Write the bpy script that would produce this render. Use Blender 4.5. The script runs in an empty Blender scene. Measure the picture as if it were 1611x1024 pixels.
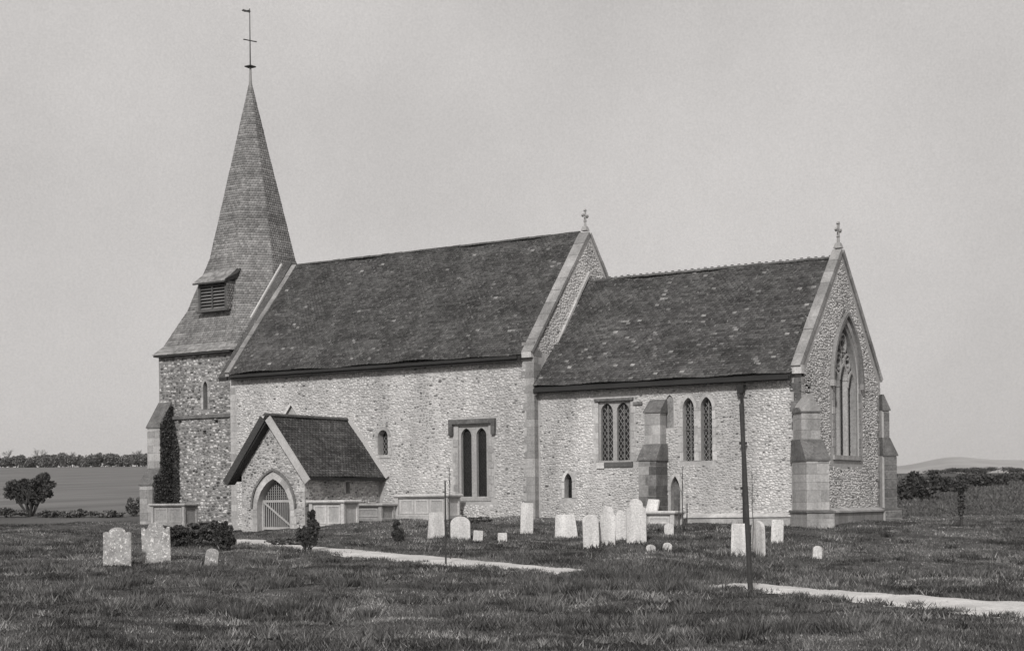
import bpy, bmesh, math, random
import numpy as np
from mathutils import Vector, Matrix
from mathutils.geometry import tessellate_polygon

random.seed(7)
rng = np.random.default_rng(11)
R_ = math.radians
scene = bpy.context.scene
COL = scene.collection

# ------------------------------------------------------------------ camera
FPX, HY, YAW, ROLL, DEP, LAT, CZ = 2479.335, 785.105, R_(32.914), R_(-0.556), 56.972, 0.833, 1.006
RV = np.array([math.cos(YAW), math.sin(YAW), 0.0])
FV = np.array([-math.sin(YAW), math.cos(YAW), 0.0])
CAMP = -(LAT * RV + DEP * FV); CAMP[2] = CZ
cam = bpy.data.cameras.new('camera')
camo = bpy.data.objects.new('camera', cam); COL.objects.link(camo)
cam.sensor_width = 36.0
cam.lens = FPX / 1611 * 36
cam.shift_y = (HY - 512) / 1611
cam.clip_end = 9000
xax = Vector(RV); zax = -Vector(FV); yax = Vector((0, 0, 1))
M = Matrix((xax, yax, zax)).transposed().to_4x4()
camo.matrix_world = Matrix.Translation(Vector(CAMP)) @ M @ Matrix.Rotation(ROLL, 4, 'Z')
scene.camera = camo

# ------------------------------------------------------------------ sky, sun, exposure
SUN_AZ, SUN_EL = R_(160), R_(34)      # compass bearing of the sun: south-south-east
world = bpy.data.worlds.new("World"); scene.world = world
world.use_nodes = True
wn = world.node_tree; wn.nodes.clear()
wo = wn.nodes.new('ShaderNodeOutputWorld'); wb = wn.nodes.new('ShaderNodeBackground')
sky = wn.nodes.new('ShaderNodeTexSky'); sky.sky_type = 'NISHITA'; sky.sun_disc = False
sky.sun_elevation = SUN_EL; sky.sun_rotation = SUN_AZ
sky.air_density = 1.0; sky.dust_density = 3.0
bw = wn.nodes.new('ShaderNodeRGBToBW')
wn.links.new(sky.outputs[0], bw.inputs[0])
tc = wn.nodes.new('ShaderNodeTexCoord')
cn = wn.nodes.new('ShaderNodeTexNoise'); cn.inputs['Scale'].default_value = 4.5; cn.inputs['Detail'].default_value = 6
cn.inputs['Roughness'].default_value = 0.6
wn.links.new(tc.outputs['Generated'], cn.inputs['Vector'])
cn2 = wn.nodes.new('ShaderNodeTexNoise'); cn2.inputs['Scale'].default_value = 800.0; cn2.inputs['Detail'].default_value = 2
wn.links.new(tc.outputs['Generated'], cn2.inputs['Vector'])
mr = wn.nodes.new('ShaderNodeMapRange'); mr.inputs[1].default_value = 0.3; mr.inputs[2].default_value = 0.7
mr.inputs[3].default_value = 5.7; mr.inputs[4].default_value = 7.0       # high even cloud, a little mottled
wn.links.new(cn.outputs[0], mr.inputs[0])
mr2 = wn.nodes.new('ShaderNodeMapRange'); mr2.inputs[1].default_value = 0.25; mr2.inputs[2].default_value = 0.75
mr2.inputs[3].default_value = 0.92; mr2.inputs[4].default_value = 1.08
wn.links.new(cn2.outputs[0], mr2.inputs[0])
mu = wn.nodes.new('ShaderNodeMath'); mu.operation = 'MULTIPLY'
wn.links.new(mr.outputs[0], mu.inputs[0]); wn.links.new(mr2.outputs[0], mu.inputs[1])
mx = wn.nodes.new('ShaderNodeMix'); mx.data_type = 'FLOAT'; mx.inputs[0].default_value = 0.88
wn.links.new(bw.outputs[0], mx.inputs[2]); wn.links.new(mu.outputs[0], mx.inputs[3])
vm = wn.nodes.new('ShaderNodeVectorMath'); vm.operation = 'SCALE'
vm.inputs[0].default_value = (1.0, 0.965, 0.945)
wn.links.new(mx.outputs[0], vm.inputs['Scale'])
wn.links.new(vm.outputs[0], wb.inputs[0]); wb.inputs[1].default_value = 0.1
wn.links.new(wb.outputs[0], wo.inputs[0])
sl = bpy.data.lights.new('sun', 'SUN'); sl.energy = 2.8; sl.angle = R_(4.0); sl.color = (1.0, 0.985, 0.965)
so = bpy.data.objects.new('sun', sl); COL.objects.link(so)
sd = Vector((math.sin(SUN_AZ) * math.cos(SUN_EL), math.cos(SUN_AZ) * math.cos(SUN_EL), math.sin(SUN_EL)))
so.rotation_euler = sd.to_track_quat('Z', 'Y').to_euler(); so.location = sd * 80
scene.view_settings.view_transform = 'Standard'
scene.view_settings.look = 'None'
scene.view_settings.exposure = 0.0
scene.view_settings.gamma = 1.0
scene.view_settings.use_curve_mapping = False

# ------------------------------------------------------------------ helpers: view rays to real places
def ray(px, py):
    x = px - 805; y = py - HY
    u = x * math.cos(ROLL) + y * math.sin(ROLL); v = -x * math.sin(ROLL) + y * math.cos(ROLL)
    return RV * (u / FPX) + FV + np.array([0, 0, -v / FPX])

def to_rd(X, Y):
    dx = X - CAMP[0]; dy = Y - CAMP[1]
    return dx * RV[0] + dy * RV[1], dx * FV[0] + dy * FV[1]

def from_rd(r, d):
    return CAMP[0] + r * RV[0] + d * FV[0], CAMP[1] + r * RV[1] + d * FV[1]

CTRL = [(-14.8, -1, -.35), (-12, -3, -.28), (-8.7, -6.3, -.38), (-10, -9, -.42), (-5.9, -1.5, .05), (-4, -.5, .30), (-1, -.5, .33),
        (2, -1, .26), (5, -.6, .10), (9, -.8, .03), (11.5, -2, 0.0), (11.5, 4, .02), (11.5, 8, .05), (-20, 0, .2),
        (-6.5, -5, -.1), (15, 5, .1), (-23, 0, .1)]
def hit_y(px, py, Y):
    q = ray(px, py); t = (Y - CAMP[1]) / q[1]; return CAMP + q * t
# chest tombs: picture columns of the front face, its foot and top rows, the line it stands on, depth
TOMBS = [(238, 290, 826, 794, -.35, .75, 'grey chest tomb with thin oversailing slab at the foot of the tower', 'stone', 2),
 (487, 541, 829, 789, -4.35, .8, 'pale panelled chest tomb nearest the porch gate, beside the porch wall', 'palestone', 2),
 (556, 600, 818, 794, -2.15, .75, 'low plain chest tomb behind the panelled one, at the porch corner', 'stone', 1),
 (622, 704, 813, 780, -1.25, .75, 'long pale chest tomb under the square-headed two-light nave window', 'palestone', 3),
 (1012, 1060, 829, 806, -1.05, .6, 'small low table tomb with pale slab at the mid-chancel buttress', 'palestone', 1)]
for T_ in TOMBS[1:4]:
    for c_ in (T_[0], T_[1]):
        p_ = hit_y(c_, T_[2], T_[4]); CTRL.append((float(p_[0]), float(p_[1]), float(p_[2]) + .02))

def base_z(X, Y):
    X = np.asarray(X, float); Y = np.asarray(Y, float)
    r, d = to_rd(X, Y)
    z = -0.04 * np.maximum(0, 55 - d)
    z = np.where(d < 28, -1.08 - 0.015 * (28 - d), z)
    num = np.zeros_like(z); den = np.full_like(z, 0.25)
    for cx, cy, cz in CTRL:
        w = np.exp(-((X - cx) ** 2 + (Y - cy) ** 2) / (2 * 2.2 ** 2))
        rr, dd = to_rd(cx, cy)
        bz = -0.04 * max(0, 55 - dd)
        num += w * (cz - bz); den += w
    z = z + num / den
    # bank beside the path
    mr_, md_ = 3.1, 35.2
    z = z + 0.34 * np.exp(-((r - mr_) / 1.7) ** 2 - ((d - md_) / 0.9) ** 2)
    # far ground: fields rise behind the church
    ang = np.clip(r / np.maximum(d, 1.0), -0.6, 0.6)
    left = np.clip((0.02 - ang) / 0.2, 0, 1); left = left * left * (3 - 2 * left)
    t = np.clip((d - 84) / 260, 0, 1)
    H = 5.6 + 3.4 * left
    far = H * t - 0.25 * np.exp(-((d - 88) / 8) ** 2) * left + 0.35 * np.sin(X * .021 + 1) * np.sin(Y * .017) * np.clip((d - 90) / 100, 0, 1)
    fall = np.clip((d - 360) / 500, 0, 1)
    return z + far - fall * 22

def ground_at(px, py, dmin=14.0, dmax=140.0):
    q = ray(px, py)
    ts = np.linspace(dmin, dmax, 1600)
    P = CAMP[None] + q[None] * ts[:, None]
    h = P[:, 2] - base_z(P[:, 0], P[:, 1])
    i = np.where(h < 0)[0]
    k = i[0] if len(i) else len(ts) - 1
    if k > 0:
        a = h[k - 1] / (h[k - 1] - h[k] + 1e-9); t = ts[k - 1] + a * (ts[k] - ts[k - 1])
    else: t = ts[k]
    p = CAMP + q * t
    return float(p[0]), float(p[1]), float(base_z(p[0], p[1])), float(t)

# ------------------------------------------------------------------ materials
def G(v, w=1.0): return (v * 1.0, v * (1 - 0.018 * w), v * (1 - 0.032 * w), 1)

def mat(name, base, var=0.25, scale=6.0, rough=0.9, bump=0.3, bscale=60.0, stain=0.25, sscale=0.6, shade=False, speck=0.0, spscale=25.0, spval=0.6, vert=False, spec=0.2):
    m = bpy.data.materials.new(name); m.use_nodes = True
    n = m.node_tree.nodes; l = m.node_tree.links; b = n['Principled BSDF']
    b.inputs['Roughness'].default_value = rough
    b.inputs['Specular IOR Level'].default_value = spec
    g = n.new('ShaderNodeNewGeometry')
    pos = g.outputs['Position']
    if vert:
        mp = n.new('ShaderNodeMapping'); mp.inputs['Scale'].default_value = (1, 1, 0.18); l.new(pos, mp.inputs[0]); spos = mp.outputs[0]
    else: spos = pos
    def noise(s, det=4, p=pos, ro=.6):
        t = n.new('ShaderNodeTexNoise'); t.inputs['Scale'].default_value = s; t.inputs['Detail'].default_value = det
        t.inputs['Roughness'].default_value = ro
        l.new(p, t.inputs['Vector']); return t.outputs[0]
    def rng_(o, a, c, lo=.25, hi=.75):
        t = n.new('ShaderNodeMapRange'); t.inputs[1].default_value = lo; t.inputs[2].default_value = hi
        t.inputs[3].default_value = a; t.inputs[4].default_value = c; l.new(o, t.inputs[0]); return t.outputs[0]
    def mul(a, c, op='MULTIPLY'):
        t = n.new('ShaderNodeMath'); t.operation = op
        l.new(a, t.inputs[0])
        if isinstance(c, (int, float)): t.inputs[1].default_value = c
        else: l.new(c, t.inputs[1])
        return t.outputs[0]
    v = rng_(noise(scale, 6), 1 - var, 1 + var)
    v = mul(v, rng_(noise(sscale, 5, spos), 1 - stain, 1 + stain))
    v = mul(v, base)
    if shade:
        at = n.new('ShaderNodeAttribute'); at.attribute_name = 'shade'; v = mul(v, at.outputs['Fac'])
    if speck > 0:
        s = rng_(noise(spscale, 3, pos, .7), 0, 1, 1 - speck, 1 - speck + .06)
        t = n.new('ShaderNodeMix'); t.data_type = 'FLOAT'; l.new(s, t.inputs[0]); l.new(v, t.inputs[2]); t.inputs[3].default_value = spval
        v = t.outputs[0]
    c = n.new('ShaderNodeCombineColor')
    l.new(v, c.inputs[0]); l.new(mul(v, .982), c.inputs[1]); l.new(mul(v, .968), c.inputs[2])
    l.new(c.outputs[0], b.inputs['Base Color'])
    if bump > 0:
        bp = n.new('ShaderNodeBump'); bp.inputs['Strength'].default_value = bump; bp.inputs['Distance'].default_value = 0.02
        l.new(noise(bscale, 4), bp.inputs['Height']); l.new(bp.outputs[0], b.inputs['Normal'])
    return m

MT = {}
MT['mortar'] = mat('mortar', .42, .25, 9, stain=.36, vert=True)
MT['flint'] = mat('flint', .51, .28, 30, stain=.42, sscale=.95, shade=True, vert=True, rough=.75, spec=.35)
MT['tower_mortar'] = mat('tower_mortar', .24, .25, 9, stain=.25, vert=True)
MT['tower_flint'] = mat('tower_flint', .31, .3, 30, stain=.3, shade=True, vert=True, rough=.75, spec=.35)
MT['east_mortar'] = mat('east_mortar', .38, .2, 9, stain=.2, vert=True)
MT['east_flint'] = mat('east_flint', .58, .3, 30, stain=.25, shade=True, vert=True)
MT['limewash'] = mat('limewash', .52, .2, 14, stain=.3, vert=True, bscale=30, bump=.5, speck=.36, spscale=9, spval=.35)
MT['stone'] = mat('dressed_stone', .34, .28, 14, stain=.38, sscale=1.6, shade=True, bump=.5, vert=True, speck=.34, spscale=16, spval=.2)
MT['palestone'] = mat('pale_stone', .44, .25, 14, stain=.33, sscale=1.6, shade=True, bump=.5, vert=True, speck=.33, spscale=16, spval=.28)
MT['darkstone'] = mat('dark_weathered_stone', .15, .4, 12, stain=.4, sscale=2.5, shade=True, bump=.6, speck=.36, spscale=14, spval=.3)
MT['tile'] = mat('roof_tile', .084, .38, 12, stain=.45, sscale=.9, shade=True, bump=.5, speck=.385, spscale=7, spval=.22)
MT['roofbase'] = mat('roof_underlay', .03, .1)
MT['shingle'] = mat('oak_shingle', .28, .2, 30, stain=.22, sscale=.7, shade=True, bump=.4)
MT['timber'] = mat('weathered_timber', .06, .3, 20, stain=.3, vert=True, shade=True)
MT['paletimber'] = mat('pale_timber', .42, .2, 20, stain=.25, shade=True)
MT['glass'] = mat('dark_glass', .016, .4, 5, rough=.25, bump=.6, bscale=12, stain=.4, spec=.5)
MT['lead'] = mat('lead_came', .30, .3, 20, rough=.6)
MT['flashing'] = mat('lead_flashing', .5, .1, 20, rough=.6, stain=.1)
MT['iron'] = mat('dark_iron', .035, .3, 30, rough=.6)
MT['grave'] = mat('lichened_gravestone', .60, .3, 22, stain=.38, sscale=2.6, vert=True, bump=.8, bscale=35, speck=.38, spscale=15, spval=.38)
MT['gravegrey'] = mat('grey_lichened_gravestone', .36, .35, 22, stain=.4, sscale=3.0, bump=.8, bscale=35, speck=.44, spscale=14, spval=.75)
MT['path'] = mat('chalk_gravel_path', .56, .22, 14, stain=.24, sscale=1.3, bump=1.0, bscale=22, speck=.38, spscale=7, spval=.2)
MT['ground'] = mat('turf', .062, .45, 5, stain=.3, sscale=.35, bump=1.0, bscale=18)
MT['grass'] = mat('grass', .125, .35, 2.2, stain=.45, sscale=.45, shade=True, bump=0, rough=.8)
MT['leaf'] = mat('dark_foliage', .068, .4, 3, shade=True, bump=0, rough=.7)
MT['hedgeleaf'] = mat('hedge_foliage', .14, .4, 2, shade=True, bump=0, rough=.8)
MT['bark'] = mat('bark', .06, .3, 20)
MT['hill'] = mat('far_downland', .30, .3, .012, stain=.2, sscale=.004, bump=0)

# ground colour: churchyard turf near, paler field far
def ground_mat():
    m = mat('turf_and_fields', .07, .45, 3.5, stain=.3, sscale=.25, bump=.9, bscale=14)
    n = m.node_tree.nodes; l = m.node_tree.links
    at = n.new('ShaderNodeAttribute'); at.attribute_name = 'field'
    b = n['Principled BSDF']
    src = b.inputs['Base Color'].links[0].from_socket
    g = n.new('ShaderNodeNewGeometry'); t = n.new('ShaderNodeTexNoise'); t.inputs['Scale'].default_value = .25; t.inputs['Detail'].default_value = 8
    mp = n.new('ShaderNodeMapping'); mp.inputs['Scale'].default_value = (1, .25, 1); mp.inputs['Rotation'].default_value = (0, 0, -.5)
    l.new(g.outputs['Position'], mp.inputs[0]); l.new(mp.outputs[0], t.inputs['Vector'])
    cr = n.new('ShaderNodeMapRange'); cr.inputs[1].default_value = .3; cr.inputs[2].default_value = .7; cr.inputs[3].default_value = .12; cr.inputs[4].default_value = .19
    l.new(t.outputs[0], cr.inputs[0])
    mul2 = n.new('ShaderNodeVectorMath'); mul2.operation = 'SCALE'; mul2.inputs[0].default_value = (1, .982, .968); l.new(cr.outputs[0], mul2.inputs['Scale'])
    mxx = n.new('ShaderNodeMix'); mxx.data_type = 'RGBA'; l.new(at.outputs['Fac'], mxx.inputs[0]); l.new(src, mxx.inputs[6]); l.new(mul2.outputs[0], mxx.inputs[7])
    l.new(mxx.outputs[2], b.inputs['Base Color'])
    return m
MT['ground'] = ground_mat()

# ------------------------------------------------------------------ mesh building
class MB:
    def __init__(s): s.v = []; s.f = []; s.sh = []
    def add(s, vs, fs, shade=1.0):
        o = len(s.v); s.v += [tuple(map(float, p)) for p in vs]; s.f += [tuple(i + o for i in f) for f in fs]; s.sh += [shade] * len(vs)
    def box(s, c, size, rot=None, shade=1.0, taper=1.0):
        hx, hy, hz = [k / 2 for k in size]
        P = [(-hx, -hy, -hz), (hx, -hy, -hz), (hx, hy, -hz), (-hx, hy, -hz)] + [(-hx * taper, -hy * taper, hz), (hx * taper, -hy * taper, hz), (hx * taper, hy * taper, hz), (-hx * taper, hy * taper, hz)]
        if rot is not None: P = [rot @ Vector(p) for p in P]
        s.add([(p[0] + c[0], p[1] + c[1], p[2] + c[2]) for p in P], [(0, 3, 2, 1), (4, 5, 6, 7), (0, 1, 5, 4), (1, 2, 6, 5), (2, 3, 7, 6), (3, 0, 4, 7)], shade)
    def hexa(s, P, shade=1.0):   # 8 points: bottom ring 0-3, top ring 4-7
        s.add(P, [(0, 3, 2, 1), (4, 5, 6, 7), (0, 1, 5, 4), (1, 2, 6, 5), (2, 3, 7, 6), (3, 0, 4, 7)], shade)
    def tube(s, pts, rad, seg=6, shade=1.0):
        n = len(pts); rings = []
        if not hasattr(rad, '__len__'): rad = [rad] * n
        o = len(s.v)
        vs = []
        for i, p in enumerate(pts):
            p = Vector(p); t = (Vector(pts[min(i + 1, n - 1)]) - Vector(pts[max(i - 1, 0)])).normalized()
            a = t.cross(Vector((0, 0, 1)));
            if a.length < .05: a = t.cross(Vector((1, 0, 0)))
            a.normalize(); b = t.cross(a)
            for k in range(seg):
                q = p + (a * math.cos(2 * math.pi * k / seg) + b * math.sin(2 * math.pi * k / seg)) * rad[i]; vs.append(q)
        fs = [(i * seg + k, i * seg + (k + 1) % seg, (i + 1) * seg + (k + 1) % seg, (i + 1) * seg + k) for i in range(n - 1) for k in range(seg)]
        fs += [tuple(range(seg))[::-1], tuple((n - 1) * seg + k for k in range(seg))]
        s.add(vs, fs, shade)
    def build(s, name, m, parent=None, smooth=False, origin=None):
        me = bpy.data.meshes.new(name)
        vs = np.array(s.v, float)
        if origin is not None: vs = vs - np.array(origin)
        me.from_pydata(vs.tolist(), [], s.f); me.update()
        a = me.attributes.new('shade', 'FLOAT', 'POINT'); a.data.foreach_set('value', np.array(s.sh, np.float32))
        me.materials.append(m)
        if smooth: me.polygons.foreach_set('use_smooth', [True] * len(me.polygons))
        o = bpy.data.objects.new(name, me); COL.objects.link(o)
        if parent: o.parent = parent
        if origin is not None: o.location = origin
        return o

def np_mesh(name, V, F, shade, m, parent=None, kind='stuff', smooth=False, origin=None):
    """V (n,3), F (k,3) or (k,4) numpy"""
    me = bpy.data.meshes.new(name)
    if origin is not None: V = V - np.array(origin)
    nv, k, w = len(V), len(F), F.shape[1]
    me.vertices.add(nv); me.vertices.foreach_set('co', V.astype(np.float32).ravel())
    me.loops.add(k * w); me.loops.foreach_set('vertex_index', F.astype(np.int32).ravel())
    me.polygons.add(k); me.polygons.foreach_set('loop_start', np.arange(0, k * w, w, dtype=np.int32))
    me.update(calc_edges=True); me.validate()
    a = me.attributes.new('shade', 'FLOAT', 'POINT'); a.data.foreach_set('value', shade.astype(np.float32))
    if smooth: me.polygons.foreach_set('use_smooth', [True] * len(me.polygons))
    me.materials.append(m)
    o = bpy.data.objects.new(name, me); COL.objects.link(o)
    if parent: o.parent = parent
    if origin is not None: o.location = origin
    if kind: o['kind'] = kind
    return o

def thing(name, label, cat, loc, rz=0.0, group=None):
    o = bpy.data.objects.new(name, None); COL.objects.link(o); o.empty_display_size = .3
    o.location = loc; o.rotation_euler = (0, 0, rz); o['label'] = label; o['category'] = cat
    if group: o['group'] = group
    return o
def tag(o, label, cat, group=None):
    o['label'] = label; o['category'] = cat
    if group: o['group'] = group
    return o

class Frame:
    def __init__(s, O, U, V): s.O = Vector(O); s.U = Vector(U).normalized(); s.V = Vector(V).normalized(); s.W = s.U.cross(s.V).normalized()
    def p(s, u, v, w=0.0): return s.O + s.U * u + s.V * v + s.W * w

def prism(mb, fr, poly, w0, w1, holes=(), shade=1.0, back=True):
    """poly outline extruded along the frame normal from w0 to w1 (w1 the outer face)"""
    loops = [list(poly)] + [list(h) for h in holes]
    flat = [q for L in loops for q in L]
    tris = tessellate_polygon([[Vector((a, b, 0)) for a, b in L] for L in loops])
    n = len(flat)
    vs = [fr.p(a, b, w1) for a, b in flat] + [fr.p(a, b, w0) for a, b in flat]
    fs = []
    for t in tris:
        a, b, c = [flat[i] for i in t]
        if (b[0] - a[0]) * (c[1] - a[1]) - (b[1] - a[1]) * (c[0] - a[0]) < 0: t = (t[0], t[2], t[1])
        fs.append(tuple(t))
        if back: fs.append((t[2] + n, t[1] + n, t[0] + n))
    o = 0
    for L in loops:
        k = len(L)
        for i in range(k):
            j = (i + 1) % k
            fs.append((o + i, o + j, o + j + n, o + i + n))
        o += k
    mb.add(vs, fs, shade)

def inside(P, poly):
    """P (n,2) boolean"""
    x, y = P[:, 0], P[:, 1]; c = np.zeros(len(P), bool); n = len(poly)
    for i in range(n):
        x1, y1 = poly[i]; x2, y2 = poly[(i + 1) % n]
        if y1 == y2: continue
        t = ((y1 > y) != (y2 > y)) & (x < (x2 - x1) * (y - y1) / (y2 - y1) + x1)
        c ^= t
    return c

def flint(fr, outer, excl, name_parent, m, sw=0.115, sh=0.085, dome=.022, lo=.7, hi=1.25, skew=1.0, dark=.05):
    """separate knapped and rubble stones bedded in the face of a wall"""
    us = [p[0] for p in outer]; vs = [p[1] for p in outer]
    pts = []
    v = min(vs) + sh * .5
    while v < max(vs):
        u = min(us) + random.random() * sw
        h = sh * random.uniform(.85, 1.1)
        while u < max(us):
            w = sw * random.choice((random.uniform(.55, 1.3), random.uniform(.8, 2.0)))
            pts.append((u + w / 2, v + random.uniform(-.42, .42) * sh, w, h)); u += w
        v += h
    P = np.array(pts)
    mrg = .035
    k = inside(P[:, :2], outer) & inside(P[:, :2] + [P[:, 2].mean() * .4, 0], outer) & inside(P[:, :2] - [P[:, 2].mean() * .4, 0], outer)
    for e in excl: k &= ~inside(P[:, :2], e)
    P = P[k]; n = len(P); S = 7
    ang = np.linspace(0, 2 * np.pi, S, endpoint=False)[None] + rng.uniform(0, .8, (n, 1))
    rad = rng.uniform(.82, 1.08, (n, S))
    ex = P[:, 2:3] * .50 * rad * np.cos(ang); ey = P[:, 3:4] * .50 * rad * np.sin(ang)
    dm = dome * rng.uniform(.5, 1.3, (n, 1))
    tx = rng.uniform(-.3, .3, (n, 1)); ty = rng.uniform(-.35, .35, (n, 1))
    ring0 = np.stack([P[:, 0:1] + ex, P[:, 1:2] + ey, np.full_like(ex, -.004)], -1)
    ring1 = np.stack([P[:, 0:1] + ex * .72, P[:, 1:2] + ey * .72, dm * .8 + ex * tx * .5 + ey * ty * .5], -1)
    cen = np.stack([P[:, 0:1], P[:, 1:2], dm], -1)
    A = np.concatenate([ring0, ring1, cen], 1).reshape(-1, 3)   # n*(2S+1)
    U, V, W, O = [np.array(q) for q in (fr.U, fr.V, fr.W, fr.O)]
    X = O + A[:, 0:1] * U + A[:, 1:2] * V + A[:, 2:3] * W
    base = (np.arange(n) * (2 * S + 1))[:, None, None]
    T = []
    for i in range(S):
        j = (i + 1) % S
        T += [(i, j, S + j), (i, S + j, S + i), (S + i, S + j, 2 * S)]
    F = (base + np.array(T)[None]).reshape(-1, 3)
    s = lo + (hi - lo) * rng.random(n) ** skew
    d = rng.random(n) < dark; s[d] *= rng.uniform(.22, .6, d.sum())
    return np_mesh('flint_facing', X, F, np.repeat(s, 2 * S + 1), m, name_parent)

def tiles(quad, wtile, gauge, thick, m, parent, name='roof_tiles', wave=.02, lo=.65, hi=1.3, fleck=0.0):
    """lapped courses over a 4-corner face: bl, br, tr, tl"""
    bl, br, tr, tl = [np.array(q, float) for q in quad]
    L = (np.linalg.norm(tl - bl) + np.linalg.norm(tr - br)) / 2
    nr = max(2, int(round(L / gauge)))
    nrm = np.cross(br - bl, tl - bl)
    if np.linalg.norm(nrm) < 1e-9: nrm = np.cross(br - bl, tr - bl)
    nrm /= np.linalg.norm(nrm)
    V = []; S = []
    ph = rng.uniform(0, 6, 4)
    for i in range(nr):
        v0 = i / nr; v1 = min(1.0, (i + 1.25) / nr)
        a0 = bl + (tl - bl) * v0; b0 = br + (tr - br) * v0; a1 = bl + (tl - bl) * v1; b1 = br + (tr - br) * v1
        W = np.linalg.norm(b0 - a0)
        nt = max(1, int(round(W / wtile)))
        off = 0.5 * (i % 2)
        e = (np.arange(nt + 1) - off) / nt
        e = np.clip(np.append(e, 1.0), 0, 1)
        e0, e1 = e[:-1], e[1:]
        k = e1 - e0 > 1e-4; e0, e1 = e0[k], e1[k]; gp = .012 * (e1 - e0)
        e0 = e0 + gp; e1 = e1 - gp; n = len(e0)
        drop = rng.normal(0, .006, n); lift = thick * rng.uniform(.8, 1.5, n); tw = rng.normal(0, .003, n)
        wv = wave * (np.sin(e0 * W * .9 + ph[0] + v0 * 2) * np.sin(v0 * 5 + ph[1]) + .6 * np.sin(e0 * W * 2.3 + ph[2] + v0 * 4))
        dn = (tl - bl) / np.linalg.norm(tl - bl)
        def P(a, b, t, h, dr): return a + (b - a) * t[:, None] + nrm * h[:, None] - dn * dr[:, None]
        q = np.stack([P(a0, b0, e0, wv - .004, drop), P(a0, b0, e1, wv - .004, drop), P(a0, b0, e1, lift + wv + tw, drop), P(a0, b0, e0, lift + wv - tw, drop),
                      P(a1, b1, e1, wv + .002, drop * 0), P(a1, b1, e0, wv + .002, drop * 0)], 1)
        V.append(q.reshape(-1, 3)); s = rng.uniform(lo, hi, n); s *= rng.uniform(.85, 1.15); fk = rng.random(n) < fleck * rng.choice([.3, 1, 2.2]); s[fk] *= rng.uniform(1.8, 3.2, fk.sum())
        S.append(np.repeat(s, 6))
    V = np.concatenate(V); S = np.concatenate(S); n = len(V) // 6
    T = np.array([(0, 1, 2), (0, 2, 3), (3, 2, 4), (3, 4, 5), (0, 3, 5), (1, 4, 2)])
    F = (np.arange(n)[:, None, None] * 6 + T[None]).reshape(-1, 3)
    return np_mesh(name, V, F, S, m, parent)

def block(mb, c, size, rot=None, shade=1.0, ch=.015):
    """a dressed block with slightly worn (chamfered) edges"""
    hx, hy, hz = [k / 2 for k in size]; vs = []
    for z, i in ((-hz, ch), (-hz + ch, 0), (hz - ch, 0), (hz, ch)):
        for sx, sy in ((-1, -1), (1, -1), (1, 1), (-1, 1)):
            vs.append(Vector((sx * (hx - i), sy * (hy - i), z)))
    if rot is not None: vs = [rot @ p for p in vs]
    fs = [(3, 2, 1, 0), (12, 13, 14, 15)]
    for r in range(3):
        for k in range(4): fs.append((r * 4 + k, r * 4 + (k + 1) % 4, r * 4 + 4 + (k + 1) % 4, r * 4 + 4 + k))
    mb.add([(p[0] + c[0], p[1] + c[1], p[2] + c[2]) for p in vs], fs, shade)

def stone_part(name, c, size, m, parent, rot=None, shade=1.0, ch=.015):
    mb = MB(); block(mb, (0, 0, 0), size, rot, shade, ch)
    o = mb.build(name, m, parent); o.location = c
    return o

def arc_pts(x0, x1, spring, apex, n=8, kind='pointed'):
    """outline of an arch head from right springing to left springing"""
    cx = (x0 + x1) / 2; hw = (x1 - x0) / 2; h = apex - spring; out = []
    if kind == 'round':
        for i in range(2 * n + 1):
            a = math.pi * i / (2 * n); out.append((cx + hw * math.cos(a), spring + h * math.sin(a)))
        return out
    # two-centred: circle through (hw,0) and (0,h) with its centre on the springing line
    R = (hw * hw + h * h) / (2 * hw); c = hw - R
    a1 = math.atan2(h, -c)
    right = [(c + R * math.cos(a1 * i / n), R * math.sin(a1 * i / n)) for i in range(n + 1)]
    out = [(cx + x, spring + y) for x, y in right] + [(cx - x, spring + y) for x, y in right[::-1][1:]]
    return out
def arch_poly(x0, x1, bot, spring, apex, n=8, kind='pointed'):
    return [(x0, bot), (x1, bot)] + arc_pts(x0, x1, spring, apex, n, kind)
def grow(poly, g):
    cx = sum(p[0] for p in poly) / len(poly); cy = (max(p[1] for p in poly) + min(p[1] for p in poly)) / 2
    w = (max(p[0] for p in poly) - min(p[0] for p in poly)) / 2; h = (max(p[1] for p in poly) - min(p[1] for p in poly)) / 2
    return [(cx + (x - cx) * (w + g) / w, cy + (y - cy) * (h + g) / h) for x, y in poly]

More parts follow.
